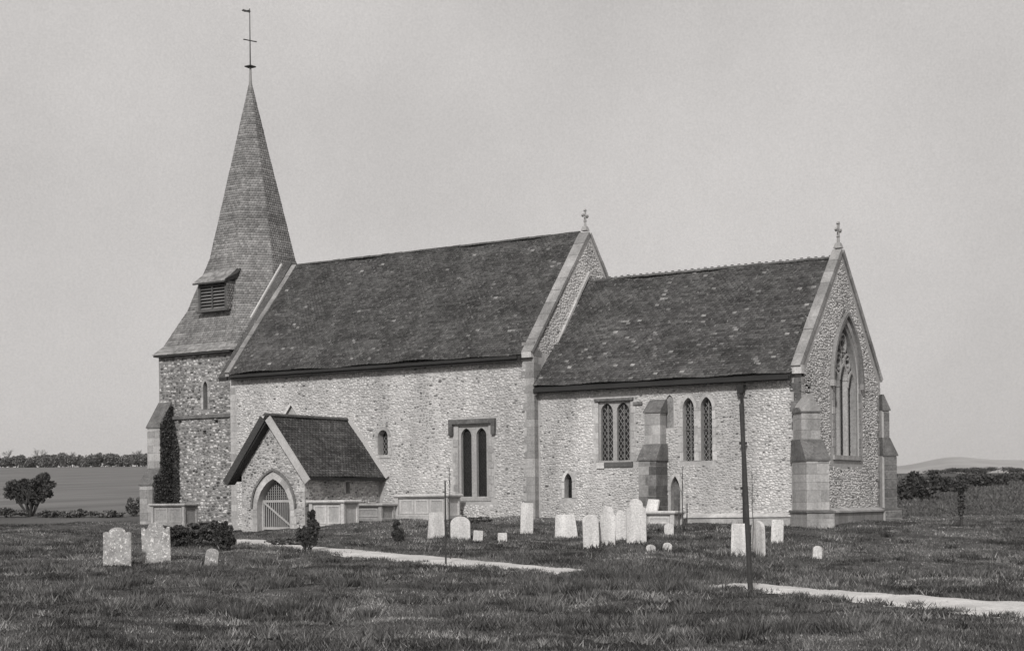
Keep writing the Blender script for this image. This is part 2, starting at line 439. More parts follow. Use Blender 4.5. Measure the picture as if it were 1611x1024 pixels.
# ================================================================== GROUND
def ground():
    rr = np.concatenate([np.linspace(-2600, -160, 26)[:-1], np.linspace(-160, -30, 40)[:-1], np.linspace(-30, 30, 261)[:-1], np.linspace(30, 160, 40)[:-1], np.linspace(160, 2600, 26)])
    dd = np.concatenate([np.linspace(-300, 12, 20)[:-1], np.linspace(12, 95, 361)[:-1], np.linspace(95, 400, 70)[:-1], np.linspace(400, 6000, 40)])
    Rg, Dg = np.meshgrid(rr, dd)
    X, Y = from_rd(Rg, Dg)
    Z = base_z(X, Y)
    bump = 0.05 * np.sin(X * 2.1 + 1.3 * np.sin(Y * .7)) * np.sin(Y * 1.9 + X * .4) + .05 * np.sin(X * .83 + 2) * np.sin(Y * .71 + 1)
    pm = path_dist(X, Y)
    Z = Z + bump * np.clip((pm - .3) / 1.2, 0, 1) * (Dg < 90)
    Z = Z - .03 * (pm < .05)
    n, k = Rg.shape
    V = np.stack([X, Y, Z], -1).reshape(-1, 3)
    i = np.arange(n - 1)[:, None] * k + np.arange(k - 1)[None]
    F = np.stack([i, i + 1, i + k + 1, i + k], -1).reshape(-1, 4)
    o = np_mesh('ground', V, F, np.ones(len(V)), MT['ground'], kind='structure', smooth=True)
    ang = Rg / np.maximum(Dg, 1)
    fld = np.clip((Dg - 85 + 2.5 * np.sin(X * .5) * np.sin(Y * .37)) / 22, 0, 1) * np.where(ang < -.05, 1.0, .0)
    a = o.data.attributes.new('field', 'FLOAT', 'POINT'); a.data.foreach_set('value', fld.ravel().astype(np.float32))
    return o

# path edges traced on the ground (far edge, near edge)
PATH_PX = [(372, 846, 857), (410, 849, 860), (470, 856, 866), (520, 861, 872), (600, 867, 882), (700, 876, 890), (800, 885, 897), (880, 892, 903), (930, 896, 903), (985, 900, 905),
           (1040, 904, 909), (1100, 909, 919), (1130, 912, 924), (1200, 918, 931), (1300, 926, 941), (1400, 933, 951), (1500, 939, 961), (1640, 948, 976), (1900, 960, 1000)]
PE = []
for x, a, b in PATH_PX:
    p, q = ground_at(x, a), ground_at(x, b); PE.append((p[0], p[1], q[0], q[1]))
PE = np.array(PE)
PE = np.vstack([[-9.0, -4.6, -8.3, -4.6], [-9.6, -5.6, -8.2, -5.8], PE[1:]]) if False else PE
PMID = np.stack([(PE[:, 0] + PE[:, 2]) / 2, (PE[:, 1] + PE[:, 3]) / 2], -1)
PWID = np.hypot(PE[:, 0] - PE[:, 2], PE[:, 1] - PE[:, 3]) / 2
def path_dist(X, Y):
    """distance outside the path edge, 0 on it"""
    best = np.full(np.shape(X), 1e9)
    for i in range(len(PMID) - 1):
        a, b = PMID[i], PMID[i + 1]; ab = b - a; L2 = (ab ** 2).sum()
        t = np.clip(((X - a[0]) * ab[0] + (Y - a[1]) * ab[1]) / L2, 0, 1)
        d = np.hypot(X - a[0] - t * ab[0], Y - a[1] - t * ab[1])
        # half width measured square to the path
        def hw(j):
            e = PE[j]; wv = np.array([e[2] - e[0], e[3] - e[1]]) / 2; nn = np.array([-ab[1], ab[0]]) / math.sqrt(L2); return abs(wv @ nn)
        w = hw(i) * (1 - t) + hw(i + 1) * t
        best = np.minimum(best, d - w)
    return np.maximum(best, 0)
ground()

def build_path():
    V = []; F = []; cols = 9
    rows = []
    for i in range(len(PE) - 1):
        m_ = 14
        for k in range(m_ + (1 if i == len(PE) - 2 else 0)):
            t = k / m_; rows.append(PE[i] * (1 - t) + PE[i + 1] * t)
    for ri, e in enumerate(rows):
        for c in range(cols):
            s = c / (cols - 1)
            js = (random.uniform(-.07, .07) + .05 * math.sin(ri * .9 + c) if c in (0, cols - 1) else 0)
            wob = .05 * math.sin(ri * .23 + 1.3 * math.sin(ri * .11)) + .05 * math.sin(ri * .71 + 2)
            s2 = s + js + (wob if c == 0 else -wob * .8 + .06 * math.sin(ri * .37) if c == cols - 1 else wob * (1 - s) * .9 - wob * s * .7)
            x = e[0] * (1 - s2) + e[2] * s2; y = e[1] * (1 - s2) + e[3] * s2
            V.append((x, y, float(base_z(x, y)) + (.012 + .02 * math.sin(math.pi * s) if 0 < c < cols - 1 else -.03)))
    for r in range(len(rows) - 1):
        for c in range(cols - 1): F.append((r * cols + c, r * cols + c + 1, (r + 1) * cols + c + 1, (r + 1) * cols + c))
    V = np.array(V)
    F = np.array(F); 
    a, b, c = V[F[0, 0]], V[F[0, 1]], V[F[0, 2]]
    if np.cross(b - a, c - a)[2] < 0: F = F[:, ::-1]
    o = np_mesh('path', V, F, np.ones(len(V)), MT['path'], kind='structure', smooth=True)
build_path()

# ================================================================== CHURCH
church = thing('church', 'flint village church with shingled broach spire, long tiled nave, lower chancel and south porch', 'church', (0, 0, 0))
NL, NE, NR, NW_ = 14.76, 6.2, 11.34, 8.2      # nave length, eaves, ridge, width
CY, CE, CR, CW, CX = .25, 4.95, 9.38, 7.41, 10.19
AX = 4.1; CAX = CY + CW / 2
TY, TX0, TE = 1.6, -20.5, 7.4                  # tower
SOUTH = Frame((0, 0, 0), (1, 0, 0), (0, 0, 1))
CSOUTH = Frame((0, CY, 0), (1, 0, 0), (0, 0, 1))
EAST = Frame((CX, 0, 0), (0, 1, 0), (0, 0, 1))
NEAST = Frame((0, 0, 0), (0, 1, 0), (0, 0, 1))
TSOUTH = Frame((0, TY, 0), (1, 0, 0), (0, 0, 1))
BZ = -1.2

# ---- window openings on the south walls
tri_niche = [(-11.86, 4.42), (-11.16, 4.42), (-11.5, 4.87)]
norman = arch_poly(-7.12, -6.64, 2.76, 3.45, 3.72, kind='round', n=5)
two_l = [arch_poly(-3.27, -2.80, 1.12, 3.35, 3.66), arch_poly(-2.58, -2.13, 1.12, 3.35, 3.66)]
low_lancet = arch_poly(1.10, 1.42, 1.03, 1.62, 1.93, n=4)
w3_open = [(2.52, 2.28), (3.82, 2.28), (3.82, 4.42), (2.52, 4.42)]
pair_l = [arch_poly(5.86, 6.28, 2.25, 4.05, 4.42), arch_poly(6.54, 6.96, 2.25, 4.05, 4.42)]
blocked = arch_poly(5.20, 5.50, 3.4, 4.3, 4.55, n=4)
low_arch = arch_poly(5.36, 5.72, .50, 1.25, 1.75, n=5)

def jambs(parent, fr, x0, x1, z0, z1, wl=.22, side=(1, 1), m=None, hgt=.28, w=.02, ws=.16):
    m = m or MT['palestone']; z = z0; k = 0
    while z < z1 - .05:
        h = min(hgt * random.uniform(.85, 1.15), z1 - z)
        for s, xx in ((-1, x0), (1, x1)):
            if not side[0 if s < 0 else 1]: continue
            L = wl if (k + (s > 0)) % 2 else ws
            mb = MB(); a, b = (xx - L, xx - .002) if s < 0 else (xx + .002, xx + L)
            prism(mb, fr, [(a, z + .006), (b, z + .006), (b, z + h - .006), (a, z + h - .006)], -.18, w + random.uniform(0, .008), shade=random.uniform(.8, 1.2))
            mb.build('jamb_stone', m, parent)
        z += h; k += 1

def voussoirs(parent, fr, arc, thick, m=None, name='arch_stone', w=.02, depth=.18, n_per=2):
    """arc: list of points along intrados from right to left"""
    m = m or MT['palestone']; k = len(arc)
    nn = []
    for i in range(k):
        a = Vector(arc[max(i - 1, 0)]); b = Vector(arc[min(i + 1, k - 1)]); t = (b - a).normalized(); nn.append(Vector((t[1], -t[0])))
    mid = k // 2
    i = 0
    while i < k - 1:
        j = min(i + n_per, k - 1)
        poly = [tuple(Vector(arc[q]) + nn[q] * .002) for q in range(i, j + 1)] + [tuple(Vector(arc[q]) + nn[q] * thick) for q in range(j, i - 1, -1)]
        mb = MB(); prism(mb, fr, poly, -depth, w + random.uniform(0, .01), shade=random.uniform(.8, 1.2)); mb.build(name, m, parent)
        i = j

def lead_grid(fr, x0, x1, z0, z1, step, w, poly=None):
    """diamond leading as thin strips, clipped at the light's sides"""
    mb = MB(); t = .007
    def seg(a, b):
        a = Vector(a); b = Vector(b); d = (b - a)
        if d.length < .02: return
        d.normalize(); n = Vector((-d[1], d[0])) * t
        P = [a - n, b - n, b + n, a + n]
        mb.add([fr.p(p[0], p[1], w - .006) for p in P] + [fr.p(p[0], p[1], w) for p in P], [(4, 5, 6, 7), (0, 1, 5, 4), (2, 3, 7, 6)])
    W = x1 - x0; H = z1 - z0; s = step * 1.5
    for sgn in (1, -1):
        c = -W * 1.5
        k = z0 - W * 1.5
        while k < z1 + W * 1.5:
            # line z = k + sgn*1.5*(x-x0)
            pts = []
            n = 14
            seq = [(x0 + W * i / n, k + sgn * 1.5 * W * i / n) for i in range(n + 1)]
            if poly: ok = inside(np.array(seq), poly)
            else: ok = [z0 <= q[1] <= z1 for q in seq]
            st = None
            for q, o_ in zip(seq, ok):
                if o_ and st is None: st = q
                if o_: en = q
                if not o_ and st: seg(st, en); st = None
            if st: seg(st, en)
            k += s
    return mb

# ---- NAVE walls
QN = [(-.55, BZ), (0.02, BZ), (.02, NE), (-.55, NE)]
nave_out = [(-NL, BZ), (0, BZ), (0, NE + .1), (-NL, NE + .1)]
mb = MB()
two_open = [(-3.36, 1.08), (-2.0, 1.08), (-2.0, 3.78), (-3.36, 3.78)]
prism(mb, SOUTH, nave_out, -.75, 0, [norman, two_open, tri_niche])
# nave west gable and north wall, closing the box
NWf = Frame((-NL, 0, 0), (0, 1, 0), (0, 0, 1))
nave_wall = mb.build('nave_wall', MT['mortar'], church)
mb = MB(); prism(mb, Frame((-NL + .6, 0, 0), (0, 1, 0), (0, 0, 1)), [(.751, BZ), (NW_, BZ), (NW_, NE), (AX, NR - .3), (.751, NE + .65)], -.6, 0)
mb.build('west_gable', MT['tower_mortar'], church)
mb = MB(); prism(mb, Frame((0, NW_, 0), (-1, 0, 0), (0, 0, 1)), [(.62, BZ), (NL - .602, BZ), (NL - .602, NE), (.62, NE)], -.7, -.003)
mb.build('north_wall', MT['mortar'], church)
excl = [grow(norman, .18), grow(two_open, .3), grow(tri_niche, .16), [(-.42, BZ), (1, BZ), (1, 9), (-.42, 9)], [(-NL - 1, BZ), (-NL + .32, BZ), (-NL + .32, 9), (-NL - 1, 9)], [(-10.3, BZ), (-6.9, BZ), (-6.9, 1.8), (-8.6, 4.2), (-10.3, 1.8)]]
flint(SOUTH, [(-NL, -.5), (0, -.5), (0, NE + .1), (-NL, NE + .1)], excl, nave_wall, MT['flint'])
# quoins
def quoins(fr, u, dirn, z0, z1, parent, m, long_=.5, short=.3, h=.3, w=.012, wrap=None):
    z = z0; k = 0
    while z < z1 - .08:
        hh = min(h * random.uniform(.85, 1.15), z1 - z); L = (long_ if k % 2 else short) * random.uniform(.85, 1.1)
        L2 = (short if k % 2 else long_) * random.uniform(.85, 1.1) if wrap else .3
        a, b = (u - .0 if dirn > 0 else u - L), (u + L if dirn > 0 else u)
        g = .014 if wrap else 0
        if dirn > 0: a -= g
        else: b += g
        mb = MB(); prism(mb, fr, [(a, z + .008), (b, z + .008), (b, z + hh - .008), (a, z + hh - .008)], -(L2 if wrap else .1), w, shade=random.uniform(.7, 1.2))
        mb.build('quoin_stone', m, parent); z += hh; k += 1
quoins(SOUTH, 0.0, -1, -.3, NE + .5, nave_wall, MT['stone'], wrap=True, long_=.52, short=.34)
quoins(SOUTH, -NL, 1, -.5, NE, nave_wall, MT['palestone'], wrap=True, long_=.42, short=.28)

# nave east gable wall, limewashed, standing above the chancel roof
def gable_poly(y0, y1, z0, eave, apex): return [(y0, z0), (y1, z0), (y1, eave), ((y0 + y1) / 2, apex), (y0, eave)]
mb = MB()
prism(mb, NEAST, [(.752, BZ), (NW_, BZ), (NW_, NE), (AX, NR - .2), (.752, NE + .72), ], -.42, 0)
prism(mb, NEAST, [(0, NE + .102), (.75, NE + .102), (.75, NE + .72), (0, NE + .12)], -.42, 0.001)
gab = mb.build('nave_east_gable', MT['limewash'], church)
flint(NEAST, [(.1, NE + .15), (NW_ - .1, NE), (AX, NR - .35)], [], gab, MT['flint'], sw=.11, sh=.085, lo=.8, hi=1.2, dark=.04)

# ---- coping stones along a gable slope
def coping(frx, y0, z0, y1, z1, x0, x1, thick, name_parent, m, L=.62, lift=.0, shade=(.8, 1.2)):
    """stones from (y0,z0) up to (y1,z1) between x0 and x1"""
    a = Vector((y0, z0)); b = Vector((y1, z1)); D = (b - a).length; t = (b - a).normalized(); nrm = Vector((-t[1], t[0]))
    if nrm[1] < 0: nrm = -nrm
    n = max(1, int(round(D / L)))
    for i in range(n):
        p = a + t * (D * i / n + .006); q = a + t * (D * (i + 1) / n - .006)
        jit = random.uniform(-.008, .012); x0j = x0 + random.uniform(-.008, .008)
        P = []
        for x in (x0j, x1):
            pass
        pts = [p + nrm * lift, q + nrm * lift, q + nrm * (lift + thick + jit), p + nrm * (lift + thick + jit)]
        mb = MB()
        V = [(x0j, c[0], c[1]) for c in pts] + [(x1, c[0], c[1]) for c in pts]
        mb.add(V, [(0, 1, 2, 3), (7, 6, 5, 4), (0, 4, 5, 1), (1, 5, 6, 2), (2, 6, 7, 3), (3, 7, 4, 0)], random.uniform(*shade))
        mb.build('coping_stone', m, name_parent)
sl_ = (NR - NE) / AX
mb = MB(); mb.box((-.22, -.06, NE + .04), (.44, .26, .24), shade=1.15)
cop = mb.build('gable_coping', MT['palestone'], church)
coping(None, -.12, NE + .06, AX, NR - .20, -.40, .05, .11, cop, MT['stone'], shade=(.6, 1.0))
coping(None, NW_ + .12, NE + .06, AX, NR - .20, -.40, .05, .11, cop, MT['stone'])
# weathering course where the chancel roof meets the gable
mb = MB(); 
csl = (CR - CE) / (CW / 2)
prism(mb, NEAST, [(CY - .25, CE - .25 * csl + .10), (CAX, CR + .14), (CAX, CR + .30), (CY - .25, CE - .25 * csl + .24)], -.02, .10)
mb.build('roof_flashing', MT['palestone'], church)
# west gable coping with the pale lead edge behind it
mb = MB(); mb.box((-NL + .02, -.05, NE + .06), (.26, .3, .2), shade=.8)
cop2 = mb.build('gable_coping', MT['palestone'], church)
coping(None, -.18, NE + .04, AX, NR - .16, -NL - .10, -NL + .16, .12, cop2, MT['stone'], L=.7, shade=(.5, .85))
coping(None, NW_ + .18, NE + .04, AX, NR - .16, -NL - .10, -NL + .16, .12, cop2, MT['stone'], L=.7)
mb = MB(); a0 = (2.0, NE + .05 + 2.0 * sl_); a1 = (AX - .1, NR - .05)
for A, B in ((a0, a1),):
    mb.hexa([(-NL - .70, A[0], A[1]), (-NL - .60, A[0], A[1]), (-NL - .60, B[0], B[1]), (-NL - .70, B[0], B[1]),
             (-NL - .70, A[0] - .05, A[1] + .08), (-NL - .60, A[0] - .05, A[1] + .08), (-NL - .60, B[0] - .05, B[1] + .06), (-NL - .70, B[0] - .05, B[1] + .06)])
mb.build('lead_flashing', MT['flashing'], church)
mb = MB()
mb.hexa([(-NL - .6, -.02, NE - .2), (-NL - .13, -.02, NE - .2), (-NL - .13, AX, NR - .1), (-NL - .6, AX, NR - .1),
         (-NL - .6, -.1, NE - .05), (-NL - .13, -.1, NE - .05), (-NL - .13, AX, NR + .1), (-NL - .6, AX, NR + .1)])
mb.build('gutter_board', MT['tile'], church)

# ---- roofs
def roof(x0, x1, yS, yN, eave, ridge, over, name, wave=.03, tilew=.17, gauge=.115, fleck=.008):
    ym = (yS + yN) / 2; s = (ridge - eave) / (ym - yS)
    bl = (x0, yS - over, eave - over * s + .06); br = (x1, yS - over, eave - over * s + .06); tr = (x1, ym, ridge + .06); tl = (x0, ym, ridge + .06)
    mb = MB(); t = .10
    P = [(x0, yS - over, eave - over * s - .09), (x0, ym, ridge - .09), (x0, yN + over, eave - over * s - .09)]
    V = []
    for x in (x0, x1):
        for (_, y, z) in P: V += [(x, y, z + .03), (x, y, z - t)]
    mb.add(V, [(0, 2, 8, 6), (2, 4, 10, 8), (1, 7, 9, 3), (3, 9, 11, 5), (0, 6, 7, 1), (4, 5, 11, 10), (0, 1, 3, 2), (2, 3, 5, 4), (6, 8, 9, 7), (8, 10, 11, 9)])
    o = mb.build(name, MT['roofbase'], church)
    tiles((bl, br, tr, tl), tilew, gauge, .018, MT['tile'], o, wave=wave, fleck=fleck)
    bl2 = (x1, yN + over, bl[2]); br2 = (x0, yN + over, bl[2])
    tiles((bl2, br2, tl, tr), .34, .23, .02, MT['tile'], o, wave=wave)
    return o, bl, tl
nroof, _, _ = roof(-NL + .14, -.40, 0, NW_, NE + .33, NR - .16, .30, 'nave_roof', wave=.05)
croof, _, _ = roof(.004, CX - .26, CY, CY + CW, CE + .40, CR - .14, .32, 'chancel_roof', wave=.045, fleck=.022)
def ridge(x0, x1, y, z, parent, L=.33, r=.11, crest=False):
    n = int(round((x1 - x0) / L)); me = None
    for i in range(n):
        if me is None:
            mb = MB(); V = []; S = 6; LL = (x1 - x0) / n
            for x in (.004, LL - .004):
                for k in range(S + 1):
                    a = math.pi * k / S; V.append((x, r * 1.25 * math.cos(a), r * math.sin(a) - .05))
            F = [(k, k + 1, S + 2 + k, S + 1 + k) for k in range(S)] + [tuple(range(S + 1))[::-1], tuple(range(S + 1, 2 * S + 2))]
            mb.add(V, F, 1.1)
            if crest: mb.box((LL / 2, 0, r - .02), (LL * .5, .04, .03), taper=.6)
            o = mb.build('ridge_tile', MT['tile'], parent); me = o.data
        else:
            o = bpy.data.objects.new('ridge_tile', me); COL.objects.link(o); o.parent = parent
        o.location = (x0 + (x1 - x0) * i / n, y, z + random.uniform(-.008, .01)); o.rotation_euler = (0, random.uniform(-.02, .02), 0)
ridge(-NL + .2, -.42, AX, NR - .09, nroof, r=.09)
ridge(.02, CX - .28, CAX, CR - .06, croof, L=.27, r=.09, crest=True)

# ---- CHANCEL south wall
chan_out = [(.001, BZ), (CX, BZ), (CX, CE + .1), (.001, CE + .1)]
mb = MB()
prism(mb, CSOUTH, chan_out, -.7, 0, [low_lancet, w3_open, low_arch, blocked] + pair_l)
chancel_wall = mb.build('chancel_wall', MT['mortar'], church)
mb = MB(); prism(mb, Frame((0, CY + CW, 0), (-1, 0, 0), (0, 0, 1)), [(-CX + .29, BZ), (-.001, BZ), (-.001, CE), (-CX + .29, CE)], -.7, -.003)
mb.build('north_wall', MT['mortar'], church)
BUT1 = [(4.62, BZ), (5.2, BZ), (5.2, 4.2), (4.62, 4.2)]
excl = [grow(low_lancet, .16), grow(w3_open, .22), grow(low_arch, .12), grow(blocked, .06), grow(pair_l[0], .16), grow(pair_l[1], .16), BUT1, [(5.8, -1), (20, -1), (20, .44), (5.8, .44)]]
flint(CSOUTH, [(.05, -.3), (CX - .3, -.3), (CX - .3, CE + .1), (.05, CE + .1)], excl, chancel_wall, MT['flint'], sw=.095, sh=.075, lo=.75)
quoins(CSOUTH, CX, -1, -.2, CE, chancel_wall, MT['darkstone'], wrap=False, long_=.4, short=.3)

# plinth of the chancel
mb = MB()
mb.hexa([(5.95, CY - .22, BZ), (CX + .22, CY - .22, BZ), (CX + .22, CY - .002, BZ), (5.95, CY - .002, BZ), (5.95, CY - .22, .30), (CX + .22, CY - .22, .34), (CX + .22, CY - .002, .34), (5.95, CY - .002, .30)], .9)
mb.hexa([(5.95, CY - .27, .31), (CX + .27, CY - .27, .345), (CX + .27, CY - .002, .345), (5.95, CY - .002, .31), (5.95, CY - .27, .36), (CX + .27, CY - .27, .395), (CX + .27, CY - .002, .49), (5.95, CY - .002, .455)], 1.25)
pl = mb.build('plinth', MT['palestone'], church)
mb = MB()
y1_ = CY + CW
mb.hexa([(CX + .002, CY - .0, BZ), (CX + .20, CY - .0, BZ), (CX + .20, y1_, BZ), (CX + .002, y1_, BZ), (CX + .002, CY, .44), (CX + .20, CY, .44), (CX + .20, y1_, .44), (CX + .002, y1_, .44)], .75)
mb.hexa([(CX + .002, CY + .3, .441), (CX + .26, CY + .3, .441), (CX + .26, y1_, .441), (CX + .002, y1_, .441), (CX + .002, CY + .3, .60), (CX + .26, CY + .3, .50), (CX + .26, y1_, .50), (CX + .002, y1_, .60)], 1.1)
mb.build('plinth', MT['stone'], church)

# ---- CHANCEL east gable with the big window
EW0, EW1, EWB, EWS, EWA = 3.15, 5.42, 2.42, 4.95, 7.02
ew = arch_poly(EW0, EW1, EWB, EWS, EWA, n=10)
mb = MB()
prism(mb, EAST, [(CY + .001, BZ), (CY + CW, BZ), (CY + CW, CE), (CY + CW, CE + .25), (CAX, CR + .05), (CY + .001, CE + .25)], -.28, 0, [ew])
east_wall = mb.build('east_wall', MT['east_mortar'], church)
flint(EAST, [(CY + .3, .5), (CY + CW - .35, .5), (CY + CW - .1, CE), (CAX, CR - .15), (CY + .1, CE)], [grow(ew, .42)], east_wall, MT['east_flint'], sw=.11, sh=.08, lo=.6, hi=1.15, dark=.08)
quoins(EAST, CY + CW, -1, .45, CE, east_wall, MT['stone'], long_=.42, short=.28, w=.014)
quoins(EAST, CY, 1, 3.2, CE, east_wall, MT['stone'], long_=.42, short=.28, w=.014)
mb = MB(); mb.box((CX - .11, CY - .04, CE + .22), (.36, .26, .28), shade=1.15)
cop3 = mb.build('gable_coping', MT['palestone'], church)
coping(None, CY - .1, CE + .22, CAX, CR + .08, CX - .29, CX + .05, .17, cop3, MT['stone'], L=.55, shade=(.65, 1.05))
coping(None, CY + CW + .1, CE + .22, CAX, CR + .08, CX - .29, CX + .05, .17, cop3, MT['stone'], L=.55)

# gable crosses
def finial(x, y, z, s=1.0, shade=1.0):
    mb = MB(); mb.box((x, y, z + .05 * s), (.30 * s, .30 * s, .2 * s), taper=.6)
    o = mb.build('gable_cross', MT['stone'], church)
    mb = MB(); mb.tube([(x, y, z + .1), (x, y, z + .42 * s)], [.07 * s, .045 * s], 8)
    mb.build('cross_shaft', MT['stone'], o)
    mb = MB()
    cz = z + .62 * s
    for dy, dz in ((0, 1), (0, -1), (1, 0), (-1, 0)):
        c = (x, y + dy * .12 * s, cz + dz * .14 * s)
        mb.box(c, (.08 * s, .15 * s if dy else .07 * s, .15 * s if dz else .07 * s), shade=1.0)
        mb.box((x, y + dy * .19 * s, cz + dz * .24 * s), (.09 * s, .11 * s, .11 * s), rot=Matrix.Rotation(math.pi / 4, 3, 'X'))
    mb.build('cross_head', MT['stone'], o)
finial(-.18, AX, NR - .02, .85)
finial(CX - .12, CAX, CR + .28, .95)

# ---- NAVE windows
def simple_light(fr, poly, depth, lead=True, step=.12, name='window', parent_mat=None, sill=True, stone=.16, wl=.22, vs=True, kind_m=None):
    x0 = min(p[0] for p in poly); x1 = max(p[0] for p in poly); z0 = min(p[1] for p in poly); z1 = max(p[1] for p in poly)
    mb = MB(); prism(mb, fr, grow(poly, .01), -depth - .03, -depth); w = mb.build(name, MT['glass'], church)
    if lead:
        g = lead_grid(fr, x0, x1, z0, z1, step, -depth + .008, poly); g.build('lead_bars', MT['lead'], w)
    spring = [p for p in poly]
    return w, x0, x1, z0, z1

# round headed window above the porch corner
w, x0, x1, z0, z1 = simple_light(SOUTH, norman, .32, step=.14, name='round_headed_window')
jambs(w, SOUTH, x0, x1, z0, 3.45, wl=.18, ws=.12); voussoirs(w, SOUTH, norman[2:], .14, MT['stone'])
mb = MB(); prism(mb, SOUTH, [(x0 - .12, z0 - .12), (x1 + .12, z0 - .12), (x1 + .1, z0 - .005), (x0 - .1, z0 - .005)], -.15, .03); mb.build('sill', MT['palestone'], w)
# triangular niche
mb = MB(); prism(mb, SOUTH, tri_niche, -.12, -.1)
w = mb.build('triangular_niche', MT['stone'], church)
for A, B in ((tri_niche[0], tri_niche[2]), (tri_niche[2], tri_niche[1]), (tri_niche[0], tri_niche[1])):
    mb = MB(); A = Vector(A); B = Vector(B); t = (B - A).normalized(); n = Vector((-t[1], t[0]))
    if n.dot(Vector((-11.5, 4.57)) - A) > 0: n = -n
    prism(mb, SOUTH, [tuple(A), tuple(B), tuple(B + n * .10), tuple(A + n * .10)], -.09, .03, shade=1.25); mb.build('edge_stone', MT['palestone'], w)
# square headed two light window
mb = MB(); prism(mb, SOUTH, two_open, -.20, -.06, two_l, shade=.8)
w = mb.build('two_light_window', MT['palestone'], church)
for L in two_l:
    mb = MB(); prism(mb, SOUTH, grow(L, .01), -.27, -.22); p_ = mb.build('pane', MT['glass'], w)
    x0 = L[0][0]; x1 = L[1][0]
    lead_grid(SOUTH, x0, x1, 1.1, 3.7, .12, -.212, L).build('lead_bars', MT['iron'], w)
jambs(w, SOUTH, -3.36, -2.0, 1.08, 3.3, wl=.22, ws=.13, w=.015, m=MT['stone'])
mb = MB(); prism(mb, SOUTH, [(-3.72, 3.82), (-1.66, 3.82), (-1.66, 3.99), (-3.72, 3.99)], -.02, .13, shade=.8)
for a in (-3.72, -1.82): prism(mb, SOUTH, [(a, 3.40), (a + .16, 3.40), (a + .16, 3.818), (a, 3.818)], -.02, .13, shade=.7)
prism(mb, SOUTH, [(-3.55, 3.60), (-1.84, 3.60), (-1.84, 3.815), (-3.55, 3.815)][:4], -.03, -.001, shade=.4) if False else None
mb.build('hood_mould', MT['darkstone'], w)
mb = MB(); prism(mb, SOUTH, [(-3.45, .95), (-1.9, .95), (-1.9, 1.075), (-3.45, 1.075)], -.15, .03); mb.build('sill', MT['stone'], w)

# ---- CHANCEL windows
w, x0, x1, z0, z1 = simple_light(CSOUTH, low_lancet, .28, lead=False, name='low_side_window')
jambs(w, CSOUTH, x0, x1, z0, 1.62, wl=.16, ws=.1, m=MT['palestone']); voussoirs(w, CSOUTH, low_lancet[2:], .11)
L1 = arch_poly(2.60, 3.08, 2.34, 4.05, 4.36); L2 = arch_poly(3.24, 3.74, 2.34, 4.05, 4.36)
mb = MB(); prism(mb, CSOUTH, w3_open, -.18, -.05, [L1, L2], shade=.95)
w = mb.build('tracery_window', MT['stone'], church)
for L in (L1, L2):
    mb = MB(); prism(mb, CSOUTH, grow(L, .01), -.26, -.2); mb.build('pane', MT['glass'], w)
    lead_grid(CSOUTH, L[0][0], L[1][0], 2.34, 4.36, .15, -.192, L).build('lead_bars', MT['lead'], w)
    mb = MB(); c = (L[0][0] + L[1][0]) / 2
    prism(mb, CSOUTH, [(c - .018, 2.35), (c + .018, 2.35), (c + .018, 4.3), (c - .018, 4.3)], -.19, -.13, shade=.6); mb.build('glazing_bar', MT['stone'], w)
jambs(w, CSOUTH, 2.52, 3.82, 2.28, 4.4, wl=.2, ws=.12, w=.012)
mb = MB(); prism(mb, CSOUTH, [(2.45, 2.10), (3.9, 2.10), (3.9, 2.275), (2.45, 2.275)], -.15, .05, shade=.35); mb.build('sill', MT['stone'], w)
mb = MB(); prism(mb, CSOUTH, [(2.46, 2.06), (2.76, 2.06), (2.76, 2.27), (2.46, 2.27)], -.05, .07, shade=1.4); mb.build('patch_stone', MT['palestone'], w)
mb = MB(); prism(mb, CSOUTH, [(2.40, 4.43), (3.95, 4.43), (3.95, 4.52), (2.40, 4.52)], -.02, .09, shade=.9)
for a in (3.95,): prism(mb, CSOUTH, [(a + .002, 4.25), (a + .35, 4.25), (a + .35, 4.35), (a + .002, 4.35)], -.02, .08)
mb.build('hood_mould', MT['darkstone'], w)
for L in pair_l:
    w, x0, x1, z0, z1 = simple_light(CSOUTH, L, .24, step=.14, name='lancet_window')
    jambs(w, CSOUTH, x0, x1, z0, 4.05, wl=.17, ws=.12); voussoirs(w, CSOUTH, L[2:], .11, n_per=4)
    mb = MB(); c = (x0 + x1) / 2
    prism(mb, CSOUTH, [(c - .02, z0), (c + .02, z0), (c + .02, z1 - .1), (c - .02, z1 - .1)], -.235, -.17, shade=.6)
    for zz in (2.75, 3.3, 3.85): prism(mb, CSOUTH, [(x0, zz), (x1, zz), (x1, zz + .025), (x0, zz + .025)], -.235, -.19, shade=.5)
    mb.build('saddle_bars', MT['stone'], w)
mb = MB(); prism(mb, CSOUTH, grow(blocked, .005), -.12, -.07, shade=1.6); mb.build('blocked_lancet', MT['darkstone'], church)
mb = MB(); prism(mb, CSOUTH, grow(low_arch, .005), -.24, -.2, shade=.9); w = mb.build('blocked_doorway', MT['darkstone'], church)
voussoirs(w, CSOUTH, low_arch[2:], .12, n_per=3)

